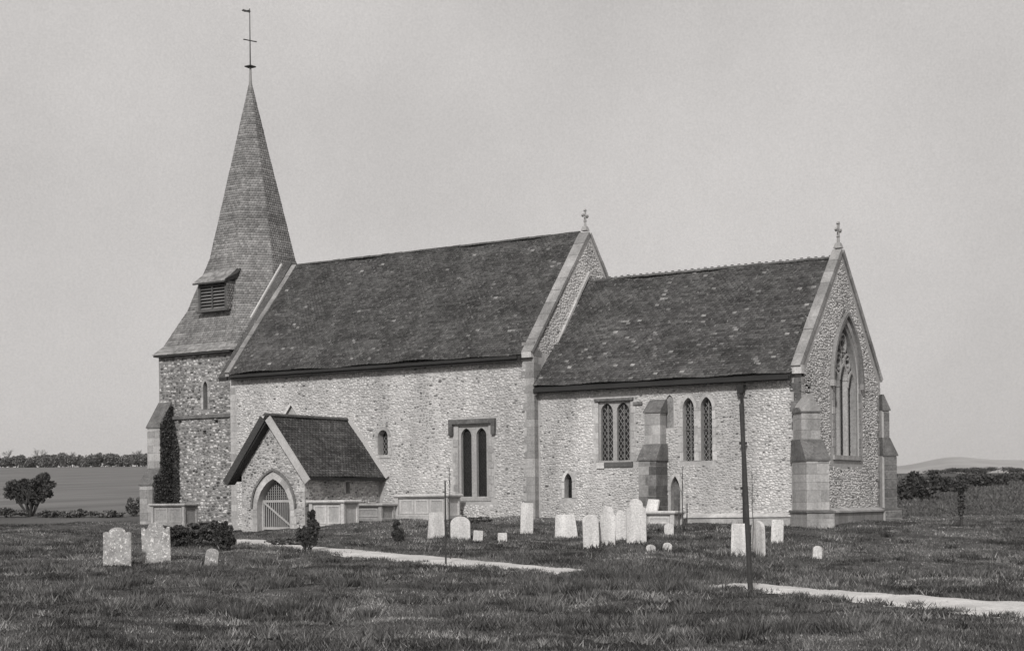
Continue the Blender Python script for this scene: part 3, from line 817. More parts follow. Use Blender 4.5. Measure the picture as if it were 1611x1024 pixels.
# ---- EAST window tracery
def ring(mb, fr, arc, wd, w0, w1, shade=1.0):
    k = len(arc); nn = []
    for i in range(k):
        a = Vector(arc[max(i - 1, 0)]); b = Vector(arc[min(i + 1, k - 1)]); t = (b - a).normalized(); nn.append(Vector((t[1], -t[0])))
    for i in range(k - 1):
        A0 = Vector(arc[i]) - nn[i] * wd / 2; A1 = Vector(arc[i]) + nn[i] * wd / 2; B0 = Vector(arc[i + 1]) - nn[i + 1] * wd / 2; B1 = Vector(arc[i + 1]) + nn[i + 1] * wd / 2
        P = [A0, A1, B1, B0]
        mb.add([fr.p(p[0], p[1], w0) for p in P] + [fr.p(p[0], p[1], w1) for p in P], [(4, 5, 6, 7), (7, 6, 5, 4), (0, 1, 5, 4), (4, 5, 1, 0), (2, 3, 7, 6), (6, 7, 3, 2)][::2] + [(4, 7, 3, 0), (5, 1, 2, 6)], shade)
mb = MB(); prism(mb, EAST, grow(ew, .01), -.40, -.27); w = mb.build('east_window', MT['glass'], church)
lw = (EW1 - EW0) / 3
for i in range(3):
    a = EW0 + lw * i; b = a + lw
    zz = EWS + (.0 if i != 1 else .25)
    L = arch_poly(a + .05, b - .05, EWB, zz - .15, zz + .42, n=6)
    lead_grid(EAST, a + .05, b - .05, EWB, zz + .4, .15, -.262, L).build('lead_bars', MT['iron'], w)
    mb = MB(); ring(mb, EAST, arc_pts(a + .03, b - .03, zz - .15, zz + .42, 6), .09, -.27, -.08, 1.1); mb.build('light_head', MT['stone'], w)
for i in (1, 2):
    a = EW0 + lw * i
    mb = MB(); prism(mb, EAST, [(a - .05, EWB), (a + .05, EWB), (a + .05, EWS + .35), (a - .05, EWS + .35)], -.27, -.10, shade=1.15); mb.build('mullion', MT['stone'], w)
mb = MB()
cY = (EW0 + EW1) / 2
for cy_, cz_, rr in ((cY, 6.32, .30), (cY - .42, 5.68, .26), (cY + .42, 5.68, .26), (cY, 5.85, .16)):
    pts = [(cy_ + rr * math.cos(q * math.pi / 6), cz_ + rr * 1.15 * math.sin(q * math.pi / 6)) for q in range(13)]
    ring(mb, EAST, pts, .07, -.27, -.10, 1.0)
    for q in range(4):
        an = q * math.pi / 2 + .78; ring(mb, EAST, [(cy_ + rr * math.cos(an), cz_ + rr * 1.15 * math.sin(an)), (cy_ + rr * .45 * math.cos(an), cz_ + rr * .5 * math.sin(an))], .06, -.27, -.12, 1.0)
mb.build('tracery', MT['stone'], w)
mb = MB(); ring(mb, EAST, [(EW1 - .04, EWB)] + arc_pts(EW0 + .04, EW1 - .04, EWS, EWA - .05, 10) + [(EW0 + .04, EWB)], .12, -.27, -.04, .8); mb.build('inner_order', MT['stone'], w)
jambs(w, EAST, EW0, EW1, EWB, EWS, wl=.24, ws=.2, m=MT['stone'], w=.02)
voussoirs(w, EAST, ew[2:], .2, MT['stone'], n_per=2)
mb = MB(); ring(mb, EAST, arc_pts(EW0 - .27, EW1 + .27, EWS, EWA + .33, 12), .12, -.02, .12, .7); mb.box((CX + .06, EW0 - .27, EWS - .08), (.16, .2, .2)); mb.box((CX + .06, EW1 + .27, EWS - .08), (.16, .2, .2)); mb.build('hood_mould', MT['stone'], w)
mb = MB(); V = MB(); prism(mb, EAST, [(EW0 - .2, EWB - .16), (EW1 + .2, EWB - .16), (EW1 + .2, EWB - .005), (EW0 - .2, EWB - .005)], -.3, .07, shade=1.1); mb.build('sill', MT['stone'], w)

# ---- buttresses: stages as (bottom z, top z, projection), width; weathered offsets between them
def buttress(fr, u0, u1, stages, parent, m, stained=-1, name='buttress', cap=None, dark=False, offm=None, stone_h=.32, facing=None):
    """fr: frame whose W points outwards. stages: list of (z0, z1, proj, side) ; slopes join to the next projection"""
    mb = MB(); prs = []
    n = len(stages)
    for i, (z0, z1, pj, sp) in enumerate(stages):
        mb.hexa([fr.p(u0 - sp, z0, -.1), fr.p(u1 + sp, z0, -.1), fr.p(u1 + sp, z0, pj), fr.p(u0 - sp, z0, pj), fr.p(u0 - sp, z1, -.1), fr.p(u1 + sp, z1, -.1), fr.p(u1 + sp, z1, pj), fr.p(u0 - sp, z1, pj)])
    b = mb.build(name, MT['east_mortar'] if not dark else MT['tower_mortar'], parent)
    for i, (z0, z1, pj, sp) in enumerate(stages):
        # ashlar courses on the face, returning at the sides
        z = max(z0, -.4); k = 0
        while z < z1 - .06:
            h = min(stone_h * random.uniform(.8, 1.2), z1 - z)
            W = u1 - u0 + 2 * sp; cut = u0 - sp + W * random.uniform(.35, .65)
            for a, c in ((u0 - sp - .008, cut - .005), (cut + .005, u1 + sp + .008)):
                mb = MB()
                wj = random.uniform(.006, .014)
                P = [fr.p(a, z + .006, -.02), fr.p(c, z + .006, -.02), fr.p(c, z + .006, pj + wj), fr.p(a, z + .006, pj + wj), fr.p(a, z + h - .006, -.02), fr.p(c, z + h - .006, -.02), fr.p(c, z + h - .006, pj + wj), fr.p(a, z + h - .006, pj + wj)]
                mb.hexa(P, random.uniform(.75, 1.2)); mb.build('ashlar_block', MT['darkstone'] if i == stained and (a > u0 or random.random() < .4) and z > .2 else m, b)
            z += h; k += 1
        # weathering (sloping offset)
        nz = stages[i + 1][0] if i + 1 < n else cap[0]
        npj = stages[i + 1][2] if i + 1 < n else cap[1]
        if nz > z1 + .02:
            mb = MB(); e = .05
            mb.hexa([fr.p(u0 - sp - e, z1, -.09), fr.p(u1 + sp + e, z1, -.09), fr.p(u1 + sp + e, z1, pj + e), fr.p(u0 - sp - e, z1, pj + e),
                     fr.p(u0 - sp - e, z1 + .05, -.09), fr.p(u1 + sp + e, z1 + .05, -.09), fr.p(u1 + sp + e, z1 + .05, pj + e), fr.p(u0 - sp - e, z1 + .05, pj + e)], .95)
            mb.hexa([fr.p(u0 - sp - e, z1 + .051, -.088), fr.p(u1 + sp + e, z1 + .051, -.088), fr.p(u1 + sp + e, z1 + .051, pj + e), fr.p(u0 - sp - e, z1 + .051, pj + e),
                     fr.p(u0 - sp - e * .3, nz, -.088), fr.p(u1 + sp + e * .3, nz, -.088), fr.p(u1 + sp + e * .3, nz, npj + .03), fr.p(u0 - sp - e * .3, nz, npj + .03)], .95)
            mb.build('weathering', offm or MT['darkstone'], b)
    return b
SB = Frame((0, CY, 0), (1, 0, 0), (0, 0, 1))
buttress(SB, 4.62, 5.2, [(BZ, 2.28, .85, .04), (2.85, 3.92, .45, 0)], church, MT['stone'], stained=0, cap=(4.4, 0.0), offm=MT['darkstone'])
# pale fallen slab leaning on the buttress base is a thing of its own (below)
dg = math.sqrt(.5)
def diag(cx, cy, ang):
    W = Vector((math.cos(ang), math.sin(ang), 0)); U = Vector((0, 0, 1)).cross(W) * -1
    U = W.cross(Vector((0, 0, 1))) * -1
    return Frame((cx, cy, 0), U, (0, 0, 1))
DSE = diag(CX, CY, -math.pi / 4)
b = buttress(DSE, -.27, .37, [(BZ, .48, 1.35, .14), (.56, 2.15, 1.15, .06), (2.85, 3.72, .62, 0)], church, MT['stone'], cap=(3.9, .25), offm=MT['darkstone'])
# gablet above
mb = MB()
mb.add([DSE.p(-.30, 3.76, .68), DSE.p(.42, 3.76, .68), DSE.p(.06, 4.35, .68), DSE.p(-.30, 3.76, -.1), DSE.p(.42, 3.76, -.1), DSE.p(.06, 4.35, -.1)], [(0, 1, 2), (0, 2, 5, 3), (2, 1, 4, 5), (0, 3, 4, 1), (3, 5, 4)])
mb.build('gablet', MT['stone'], b)
DNE = diag(CX, CY + CW, math.pi / 4)
buttress(DNE, -.34, .30, [(BZ, .5, .62, .06), (.56, 2.45, .46, 0), (3.12, 4.1, .18, 0)], church, MT['darkstone'], cap=(4.7, -.05), offm=MT['darkstone'])
# small nave buttress strip is only quoins; tower buttress
TB = Frame((0, TY, 0), (1, 0, 0), (0, 0, 1))
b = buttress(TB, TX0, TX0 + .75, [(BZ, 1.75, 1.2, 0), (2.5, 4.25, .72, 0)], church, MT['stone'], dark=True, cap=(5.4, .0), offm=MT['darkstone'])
# dark leaves covering its east flank
def leaves(name, pts_fn, n, size, m, parent=None, lo=.5, hi=1.4, kind='stuff', origin=None, aspect=1.0):
    P, s0 = pts_fn(n)
    n = len(P)
    a = rng.normal(size=(n, 3)); a /= np.linalg.norm(a, axis=1, keepdims=True)
    b = rng.normal(size=(n, 3)); b -= a * (a * b).sum(1, keepdims=True); b /= np.linalg.norm(b, axis=1, keepdims=True)
    s = size * rng.uniform(.6, 1.4, (n, 1))
    V = np.stack([P - a * s * .5 * aspect, P + b * s * .5, P + a * s * .6 * aspect, P - b * s * .5], 1).reshape(-1, 3)
    F = np.arange(4 * n).reshape(-1, 4)
    sh = np.repeat(rng.uniform(lo, hi, n) * s0, 4)
    return np_mesh(name, V, F, sh, m, parent, kind=kind, origin=origin)
def leaf_cover_pts(n):
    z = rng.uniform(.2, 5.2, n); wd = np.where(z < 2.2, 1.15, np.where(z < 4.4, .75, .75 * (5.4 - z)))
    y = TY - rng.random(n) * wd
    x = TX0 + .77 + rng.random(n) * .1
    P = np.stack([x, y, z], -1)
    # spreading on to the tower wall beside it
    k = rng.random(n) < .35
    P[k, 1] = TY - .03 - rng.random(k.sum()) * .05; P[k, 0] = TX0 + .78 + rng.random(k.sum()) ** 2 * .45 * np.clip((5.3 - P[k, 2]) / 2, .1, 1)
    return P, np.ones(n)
tag(leaves('leaf_cover', leaf_cover_pts, 9000, .075, MT['leaf'], kind='stuff'), 'dark leaves covering the side of the tower buttress', 'leaf_cover')

# ---- TOWER
TX1 = -NL + .0; TWN = 7.2
t_lancet = arch_poly(-17.84, -17.58, 5.0, 5.95, 6.22, n=4)
mb = MB()
prism(mb, TSOUTH, [(TX0, BZ), (TX1, BZ), (TX1, TE), (TX0, TE)], -.7, 0, [t_lancet, [(-19.35, 4.40), (-19.15, 4.40), (-19.15, 4.56), (-19.35, 4.56)], [(-17.22, 4.38), (-17.0, 4.38), (-17.0, 4.54), (-17.22, 4.54)], [(-17.9, 3.93), (-17.68, 3.93), (-17.68, 4.1), (-17.9, 4.1)], [(-19.5, 2.05), (-19.32, 2.05), (-19.32, 2.2), (-19.5, 2.2)]])
prism(mb, Frame((TX0, 0, 0), (0, -1, 0), (0, 0, 1)), [(-TWN, BZ), (-TY - .001, BZ), (-TY - .001, TE), (-TWN, TE)], -.6, -.001)
prism(mb, Frame((0, TWN, 0), (-1, 0, 0), (0, 0, 1)), [(-TX1, BZ), (-TX0 - .6, BZ), (-TX0 - .6, TE), (-TX1, TE)], -.6, 0)
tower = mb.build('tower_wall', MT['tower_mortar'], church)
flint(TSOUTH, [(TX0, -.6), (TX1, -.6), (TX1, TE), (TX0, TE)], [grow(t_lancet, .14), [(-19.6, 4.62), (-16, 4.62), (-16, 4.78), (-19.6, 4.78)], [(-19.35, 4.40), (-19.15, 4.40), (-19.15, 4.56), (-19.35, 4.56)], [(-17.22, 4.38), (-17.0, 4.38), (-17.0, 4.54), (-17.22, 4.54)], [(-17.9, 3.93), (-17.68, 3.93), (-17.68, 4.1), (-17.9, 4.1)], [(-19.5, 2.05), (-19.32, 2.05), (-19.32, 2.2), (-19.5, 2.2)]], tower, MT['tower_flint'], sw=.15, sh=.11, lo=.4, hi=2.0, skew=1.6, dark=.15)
mb = MB(); prism(mb, TSOUTH, [(-19.6, 4.63), (-15, 4.63), (-15, 4.76), (-19.6, 4.76)], -.02, .1); mb.build('string_course', MT['darkstone'], church)
mb = MB(); prism(mb, TSOUTH, grow(t_lancet, .005), -.3, -.26); w = mb.build('tower_lancet', MT['glass'], church)
jambs(w, TSOUTH, -17.84, -17.58, 5.0, 5.95, wl=.15, ws=.1, m=MT['stone']); voussoirs(w, TSOUTH, t_lancet[2:], .1, MT['stone'], n_per=4)

# ---- SPIRE: chamfered square growing into an octagon
SX, SY = -17.5, 4.4
LV = [(7.46, 3.10, 0.0), (7.88, 2.74, .02), (9.4, 2.28, .55), (11.7, 1.84, 1.078), (13.7, 1.39, .814), (15.7, .93, .545), (17.7, .475, .278), (19.7, .035, .02)]
CSE = {7.46: 1.67, 7.88: 1.2, 9.4: 1.15}
def oct_ring(h, c, z):
    a = h - c; e = h - CSE.get(z, c)     # the south-east corner is cut back behind the nave gable
    # order: S face left->right then round anticlockwise seen from above
    return [(SX - a, SY - h, z), (SX + e, SY - h, z), (SX + h, SY - e, z), (SX + h, SY + a, z), (SX + a, SY + h, z), (SX - a, SY + h, z), (SX - h, SY + a, z), (SX - h, SY - a, z)]
mb = MB(); V = []
for z, h, c in LV: V += oct_ring(h - .03, c, z)
n = len(LV)
F = [(i * 8 + k, i * 8 + (k + 1) % 8, i * 8 + 8 + (k + 1) % 8, i * 8 + 8 + k) for i in range(n - 1) for k in range(8)] + [tuple(range(8))[::-1]]
mb.add(V, F)
spire = mb.build('spire', MT['roofbase'], church)
for i in range(n - 1):
    a = oct_ring(LV[i][1], LV[i][2], LV[i][0]); b_ = oct_ring(LV[i + 1][1], LV[i + 1][2], LV[i + 1][0])
    for k in (7, 0, 1, 2, 3, 6):
        k2 = (k + 1) % 8
        q = (a[k], a[k2], b_[k2], b_[k])
        if np.linalg.norm(np.array(a[k]) - np.array(a[k2])) < .001:
            a2 = np.array(a[k2]) + np.array([.01, .01, 0]); q = (a[k], tuple(a2), b_[k2], b_[k])
        tiles(q, .13, .115, .014, MT['shingle'], spire, name='spire_shingles', wave=.006, lo=.72, hi=1.25)
# eaves board
mb = MB(); 
prism(mb, Frame((0, SY, 0), (1, 0, 0), (0, 0, 1)), [(SX - 3.07, 7.38), (SX + 1.42, 7.38), (SX + 1.42, 7.45), (SX - 3.07, 7.45)], -3.0, 3.06)
mb.build('eaves_soffit', MT['timber'], spire)
# hips of the broach: lead-grey cover shingles
# louvred bell dormer
DX0, DX1, DY, DZ0, DZ1 = -18.28, -16.62, 1.80, 9.28, 10.5
mb = MB()
for x in (DX0 + .06, DX1 - .06): mb.box((x, DY + .6, (DZ0 + DZ1) / 2), (.12, 1.2, DZ1 - DZ0), shade=1.6)
mb.box(((DX0 + DX1) / 2, DY + .85, (DZ0 + DZ1) / 2), (DX1 - DX0 - .25, .9, DZ1 - DZ0), shade=.5)
mb.box(((DX0 + DX1) / 2, DY - .02, DZ0 - .02), (DX1 - DX0 + .16, .16, .09), shade=1.8)
dorm = mb.build('bell_dormer', MT['timber'], church)
sidebl = (DX1 + .002, DY + .02, DZ0); 
tiles(((DX1 + .003, DY, DZ0), (DX1 + .003, DY + 1.0, DZ0), (DX1 + .003, DY + 1.0, DZ1), (DX1 + .003, DY, DZ1)), .13, .115, .014, MT['shingle'], dorm, name='cheek_shingles', wave=0)
for i in range(8):
    z = DZ0 + .10 + i * (DZ1 - DZ0 - .1) / 8
    mb = MB(); mb.box((0, 0, 0), (DX1 - DX0 - .26, .15, .02), rot=Matrix.Rotation(R_(40), 3, 'X'), shade=random.uniform(2.0, 3.0)); o = mb.build('louvre', MT['timber'], dorm); o.location = ((DX0 + DX1) / 2, DY + .06, z)
mb = MB(); mb.box(((DX0 + DX1) / 2, DY + .0, (DZ0 + DZ1) / 2), (.06, .05, DZ1 - DZ0), shade=1.4); mb.build('louvre_post', MT['timber'], dorm)
ra = [(DX0 - .14, DY - .20, DZ1 - .03), (DX1 + .06, DY - .20, DZ1 - .03), (DX1 + .02, DY + 1.0, DZ1 + .84), (DX0 - .0, DY + 1.0, DZ1 + .84)]
mb = MB(); mb.hexa([(p[0], p[1], p[2] - .07) for p in ra] + [(p[0], p[1], p[2] - .01) for p in ra]); dr = mb.build('dormer_roof', MT['timber'], dorm)
tiles(ra, .13, .115, .014, MT['shingle'], dorm, name='dormer_shingles', wave=.004)
# small gabled east end of the dormer roof
mb = MB(); mb.hexa([(DX1 + .02, DY - .1, DZ1 - .1), (DX1 + .12, DY + .5, DZ1 + .15), (DX1 + .1, DY + 1.2, DZ1 + .5), (DX1 - .05, DY + 1.1, DZ1 + .5),
                    (DX1 + .06, DY - .19, DZ1 + .02), (DX1 + .18, DY + .5, DZ1 + .36), (DX1 + .10, DY + 1.1, DZ1 + .84), (DX1 - .05, DY + 1.1, DZ1 + .8)], .9)
mb.build('barge_board', MT['timber'], dorm)

# weathervane
mb = MB(); mb.tube([(SX, SY, 19.45), (SX, SY, 20.4)], [.075, .045], 8); vane = mb.build('weathervane', MT['lead'], church)
mb = MB(); mb.tube([(SX, SY, 20.35), (SX, SY, 22.95)], [.03, .016], 6); mb.build('rod', MT['iron'], vane)
mb = MB()
mb.box((SX, SY, 20.36), (.36, .36, .05), rot=None)
mb.build('collar', MT['iron'], vane)
mb = MB()
mb.tube([(SX - .33, SY - .05, 21.62), (SX + .33, SY + .05, 21.42)], .026, 6); mb.tube([(SX - .12, SY - .3, 21.52), (SX + .12, SY + .3, 21.52)], .022, 6)
mb.build('direction_arms', MT['iron'], vane)
mb = MB(); vf = Frame((SX, SY, 22.75), RV, (0, 0, 1))
prism(mb, vf, [(-.36, .10), (-.30, .17), (-.12, .12), (0, .15), (.04, .06), (0, .0), (-.12, .04), (-.24, .05)], -.012, .012); mb.build('vane', MT['iron'], vane)
mb = MB(); 

# ---- PORCH
PX, PY, PE_, PR, PH = -8.6, -4.42, 1.86, 4.12, 1.52
PF = Frame((0, PY, 0), (1, 0, 0), (0, 0, 1))
door = arch_poly(PX - .76, PX + .84, -.05 - .3, .70, 1.84, n=8)
mb = MB()
sl2 = (PR - 1.88) / 1.83
def ph(x): return PR - abs(x - PX) * sl2
prism(mb, PF, [(PX - PH, BZ), (PX + PH, BZ), (PX + PH, ph(PX + PH) - .06), (PX, PR - .06), (PX - PH, ph(PX - PH) - .06)], -.45, 0, [door])
prism(mb, Frame((PX + PH, 0, 0), (0, 1, 0), (0, 0, 1)), [(PY + .451, BZ), (-.001, BZ), (-.001, ph(PX + PH) - .06), (PY + .451, ph(PX + PH) - .06)], -.4, 0, [[(-2.05, 1.28), (-1.8, 1.28), (-1.8, 1.72), (-2.05, 1.72)]])
prism(mb, Frame((PX - PH, 0, 0), (0, -1, 0), (0, 0, 1)), [(.001, BZ), (-PY - .451, BZ), (-PY - .451, ph(PX + PH) - .06), (.001, ph(PX + PH) - .06)], -.4, 0)
porch = mb.build('porch_wall', MT['mortar'], church)
flint(PF, [(PX - PH, -.7), (PX + PH, -.7), (PX + PH, ph(PX + PH) - .06), (PX, PR - .1), (PX - PH, ph(PX - PH) - .06)], [grow(door, .3)], porch, MT['flint'], sw=.115, sh=.085, lo=.5, hi=1.2, dark=.14)
flint(Frame((PX + PH, 0, 0), (0, 1, 0), (0, 0, 1)), [(PY, -.5), (-.05, -.5), (-.05, ph(PX + PH) - .1), (PY, ph(PX + PH) - .1)], [[(-2.1, 1.2), (-1.75, 1.2), (-1.75, 1.75), (-2.1, 1.75)]], porch, MT['flint'], lo=.4, hi=1.2)
jambs(porch, PF, PX - .76, PX + .84, -.35, .70, wl=.3, ws=.2, m=MT['palestone'])
voussoirs(porch, PF, door[2:], .20, MT['palestone'], n_per=2, w=.03)
mb = MB(); ring(mb, PF, arc_pts(PX - 1.02, PX + 1.10, .78, 2.18, 10), .08, -.02, .07, 1.2); mb.build('hood_mould', MT['darkstone'], porch)
quoins(PF, PX - PH, 1, -.5, 1.9, porch, MT['palestone'], long_=.36, short=.24, h=.26)
quoins(PF, PX + PH, -1, -.5, 1.9, porch, MT['palestone'], long_=.36, short=.24, h=.26, wrap=True)
# porch roof
ew_ = 1.86; yf = PY - .36
mb = MB(); eR = (PX + ew_, PR - ew_ * sl2); eL = (PX - ew_, eR[1])
V = []
for y in (yf, -.003):
    for (x, z) in (eL, (PX, PR), eR): V += [(x, y, z + .03), (x, y, z - .08)]
mb.add(V, [(0, 2, 8, 6)[::-1], (2, 4, 10, 8)[::-1], (1, 7, 9, 3)[::-1], (3, 9, 11, 5)[::-1], (0, 6, 7, 1)[::-1], (4, 5, 11, 10)[::-1], (0, 1, 3, 2)[::-1], (2, 3, 5, 4)[::-1], (6, 8, 9, 7)[::-1], (8, 10, 11, 9)[::-1]])
proof = mb.build('porch_roof', MT['roofbase'], church)
tiles(((PX + ew_, yf, eR[1] + .05), (PX + ew_, -.01, eR[1] + .05), (PX, -.01, PR + .05), (PX, yf, PR + .05)), .17, .115, .018, MT['tile'], proof, wave=.02)
tiles(((PX - ew_, -.01, eR[1] + .05), (PX - ew_, yf, eR[1] + .05), (PX, yf, PR + .05), (PX, -.01, PR + .05)), .17, .115, .018, MT['tile'], proof, wave=.02)
n = 13
for i in range(n):
    LL = (-.02 - yf) / n
    mb = MB(); V = []
    for y in (.004, LL - .004):
        for k in range(7):
            a = math.pi * k / 6; V.append((.13 * math.cos(a), y, .1 * math.sin(a) - .05))
    mb.add(V, [(k, k + 1, 8 + k, 7 + k)[::-1] for k in range(6)] + [tuple(range(7)), tuple(range(7, 14))[::-1]], random.uniform(.9, 1.3))
    o = mb.build('ridge_tile', MT['tile'], proof); o.location = (PX, yf + i * LL, PR + .08)
# pale mortar fillets: verge and abutment against the nave
mb = MB(); 
def slope_bar(x0, z0, x1, z1, y0, y1, t, s=1.0):
    d = Vector((x1 - x0, z1 - z0)).normalized(); nn = Vector((-d[1], d[0])) * t
    if nn[1] < 0: nn = -nn
    mb.hexa([(x0, y0, z0), (x1, y0, z1), (x1, y1, z1), (x0, y1, z0), (x0 + nn[0], y0, z0 + nn[1]), (x1 + nn[0], y0, z1 + nn[1]), (x1 + nn[0], y1, z1 + nn[1]), (x0 + nn[0], y1, z0 + nn[1])], s)
slope_bar(PX + .02, PR + .06, PX + ew_ + .06, eR[1] + .0, -.12, .02, .14, 1.3)
mb.build('mortar_fillet', MT['flashing'], proof)
mb = MB(); slope_bar(PX + .02, PR - .16, PX + ew_ + .02, eR[1] - .22, yf - .05, yf + .02, .27, 1.0); mb.build('barge_board', MT['paletimber'], proof)
mb = MB(); slope_bar(PX - .02, PR - .16, PX - ew_ - .02, eR[1] - .22, yf - .05, yf + .02, .27, 1.0); mb.build('barge_board', MT['timber'], proof)  # dark timber puts the overhang's shade into this barge's colour
mb = MB(); slope_bar(PX - .02, PR - .26, PX - ew_ + .0, eR[1] - .2, yf + .02, PY - .005, .16, .7); mb.build('verge_soffit', MT['timber'], proof)
# porch gates: two leaves of pales below, fixed bars above
gy = PY + .28
mb = MB(); mb.box((PX + .04, gy, 1.02), (1.58, .05, .09), shade=1.0); gate = mb.build('porch_gate', MT['paletimber'], church)
mb = MB(); mb.box((PX + .04, gy, .02), (1.56, .05, .09)); mb.build('rail', MT['paletimber'], gate)
for x in (PX - .73, PX + .81): mb = MB(); mb.box((x, gy, .4), (.07, .06, 1.3)); mb.build('stile', MT['paletimber'], gate)
mb = MB(); ang = math.atan2(.93, 1.4)
mb.box((0, 0, 0), (1.62, .03, .07), rot=Matrix.Rotation(ang, 3, 'Y')); o = mb.build('brace', MT['paletimber'], gate); o.location = (PX + .04, gy - .045, .52)
mb = MB(); mb.box((0, 0, 0), (.042, .024, 1.0), shade=.75); o = mb.build('pale', MT['paletimber'], gate); me = o.data
N = 15
for i in range(N):
    if i: o = bpy.data.objects.new('pale', me); COL.objects.link(o); o.parent = gate
    o.location = (PX - .66 + i * (1.40) / (N - 1), gy, .5)
for i in range(N):
    x = PX - .66 + i * 1.40 / (N - 1)
    t = abs(x - (PX + .04)) / .80; top = .95 + .86 * max(0, 1 - t ** 1.4)
    if top < 1.1: continue
    mb = MB(); mb.box((x, gy, (1.07 + top) / 2), (.036, .022, top - 1.07), shade=.7); mb.build('upright_bar', MT['paletimber'], gate)
mb = MB()
for i in range(7):
    zz = 1.14 + i * .095; hw = .76 * (max(0, 1 - (zz - .95) / .87)) ** .6
    mb.box((PX + .04, gy - .015, zz), (2 * hw, .015, .018), shade=.6)
mb.build('netting_wires', MT['paletimber'], gate)
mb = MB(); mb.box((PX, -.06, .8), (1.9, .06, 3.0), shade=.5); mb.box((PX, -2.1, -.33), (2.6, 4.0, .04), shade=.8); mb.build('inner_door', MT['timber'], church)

# ---- downpipe
mb = MB(); mb.tube([(8.14, CY - .22, 4.5), (8.17, CY - .2, 3.9), (8.26, CY - .33, .3), (8.27, CY - .35, .0)], .06, 8); dp = mb.build('downpipe', MT['iron'], church)
mb = MB(); mb.box((8.13, CY - .24, 4.60), (.28, .22, .28), rot=Matrix.Rotation(math.pi, 3, 'X'), taper=.62); mb.build('rainwater_head', MT['iron'], dp)
mb = MB(); mb.box((8.19, CY - .22, 2.8), (.22, .14, .09)); mb.box((8.23, CY - .26, 1.3), (.22, .14, .09)); mb.build('bracket', MT['iron'], dp)
for nm, x0, x1, y, z in (('gutter', .1, CX - .3, CY - .34, CE - .05), ('gutter', -NL + .3, -.5, -.32, NE - .07)):
    mb = MB(); mb.box(((x0 + x1) / 2, y, z), (x1 - x0, .10, .10), shade=1); mb.build(nm, MT['iron'], church)

# ================================================================== TOMBS
def chest_tomb(x, y, L, W, H, rz, label, zz=None, slab=.09, over=.10, panels=2, dark=False, m=None, endm=None, grp='chest tombs beside the church'):
    z = (float(base_z(x, y)) if zz is None else zz) - .04
    t = thing('chest_tomb', label, 'tomb', (x, y, z), rz, grp)
    m = m or MT['palestone']
    mb = MB(); block(mb, (0, 0, H + slab / 2), (L + 2 * over, W + 2 * over, slab), shade=1.25, ch=.02)
    block(mb, (0, 0, H - .02), (L + over, W + over, .035), shade=.9, ch=.008)
    mb.build('top_slab', m, t)
    mb = MB(); block(mb, (0, 0, H / 2 - .02), (L - .06, W - .06, H - .04), shade=.95); mb.build('chest', m, t)
    mb = MB(); block(mb, (0, 0, -.14), (L + .12, W + .12, .5), shade=.9); mb.build('base_course', m, t)
    for sx in (-1, 1):
        for sy in (-1, 1):
            mb = MB(); block(mb, (0, 0, 0), (.14, .10, H - .10), shade=1.1); o = mb.build('corner_pilaster', m, t); o.location = (sx * (L / 2 - .06), sy * (W / 2 - .02), H / 2 + .03)
    for i in range(panels):
        w_ = (L - .3) / panels
        mb = MB(); fr = Frame((0, -W / 2 + .03, 0), (1, 0, 0), (0, 0, 1)); a = -L / 2 + .15 + i * w_ + .04; b = a + w_ - .08
        prism(mb, fr, [(a, .16), (b, .16), (b, H - .1), (a, H - .1)], -.02, .022, [[(a + .06, .22), (b - .06, .22), (b - .06, H - .16), (a + .06, H - .16)]], shade=1.15)
        mb.build('side_panel', m, t)
    return t
def tomb_at(x0, x1, y0, H, W, label, **k):
    return chest_tomb((x0 + x1) / 2, y0 + W / 2, x1 - x0, W, H, 0, label, **k)
for (pxl, pxr, py, top, Y, W, lab, mm, pn) in TOMBS:
    a, b_ = hit_y(pxl, py, Y), hit_y(pxr, py, Y); t_ = hit_y(pxl, top, Y)
    tomb_at(a[0], b_[0], Y, t_[2] - a[2], W, lab, m=MT[mm], panels=pn, zz=a[2])

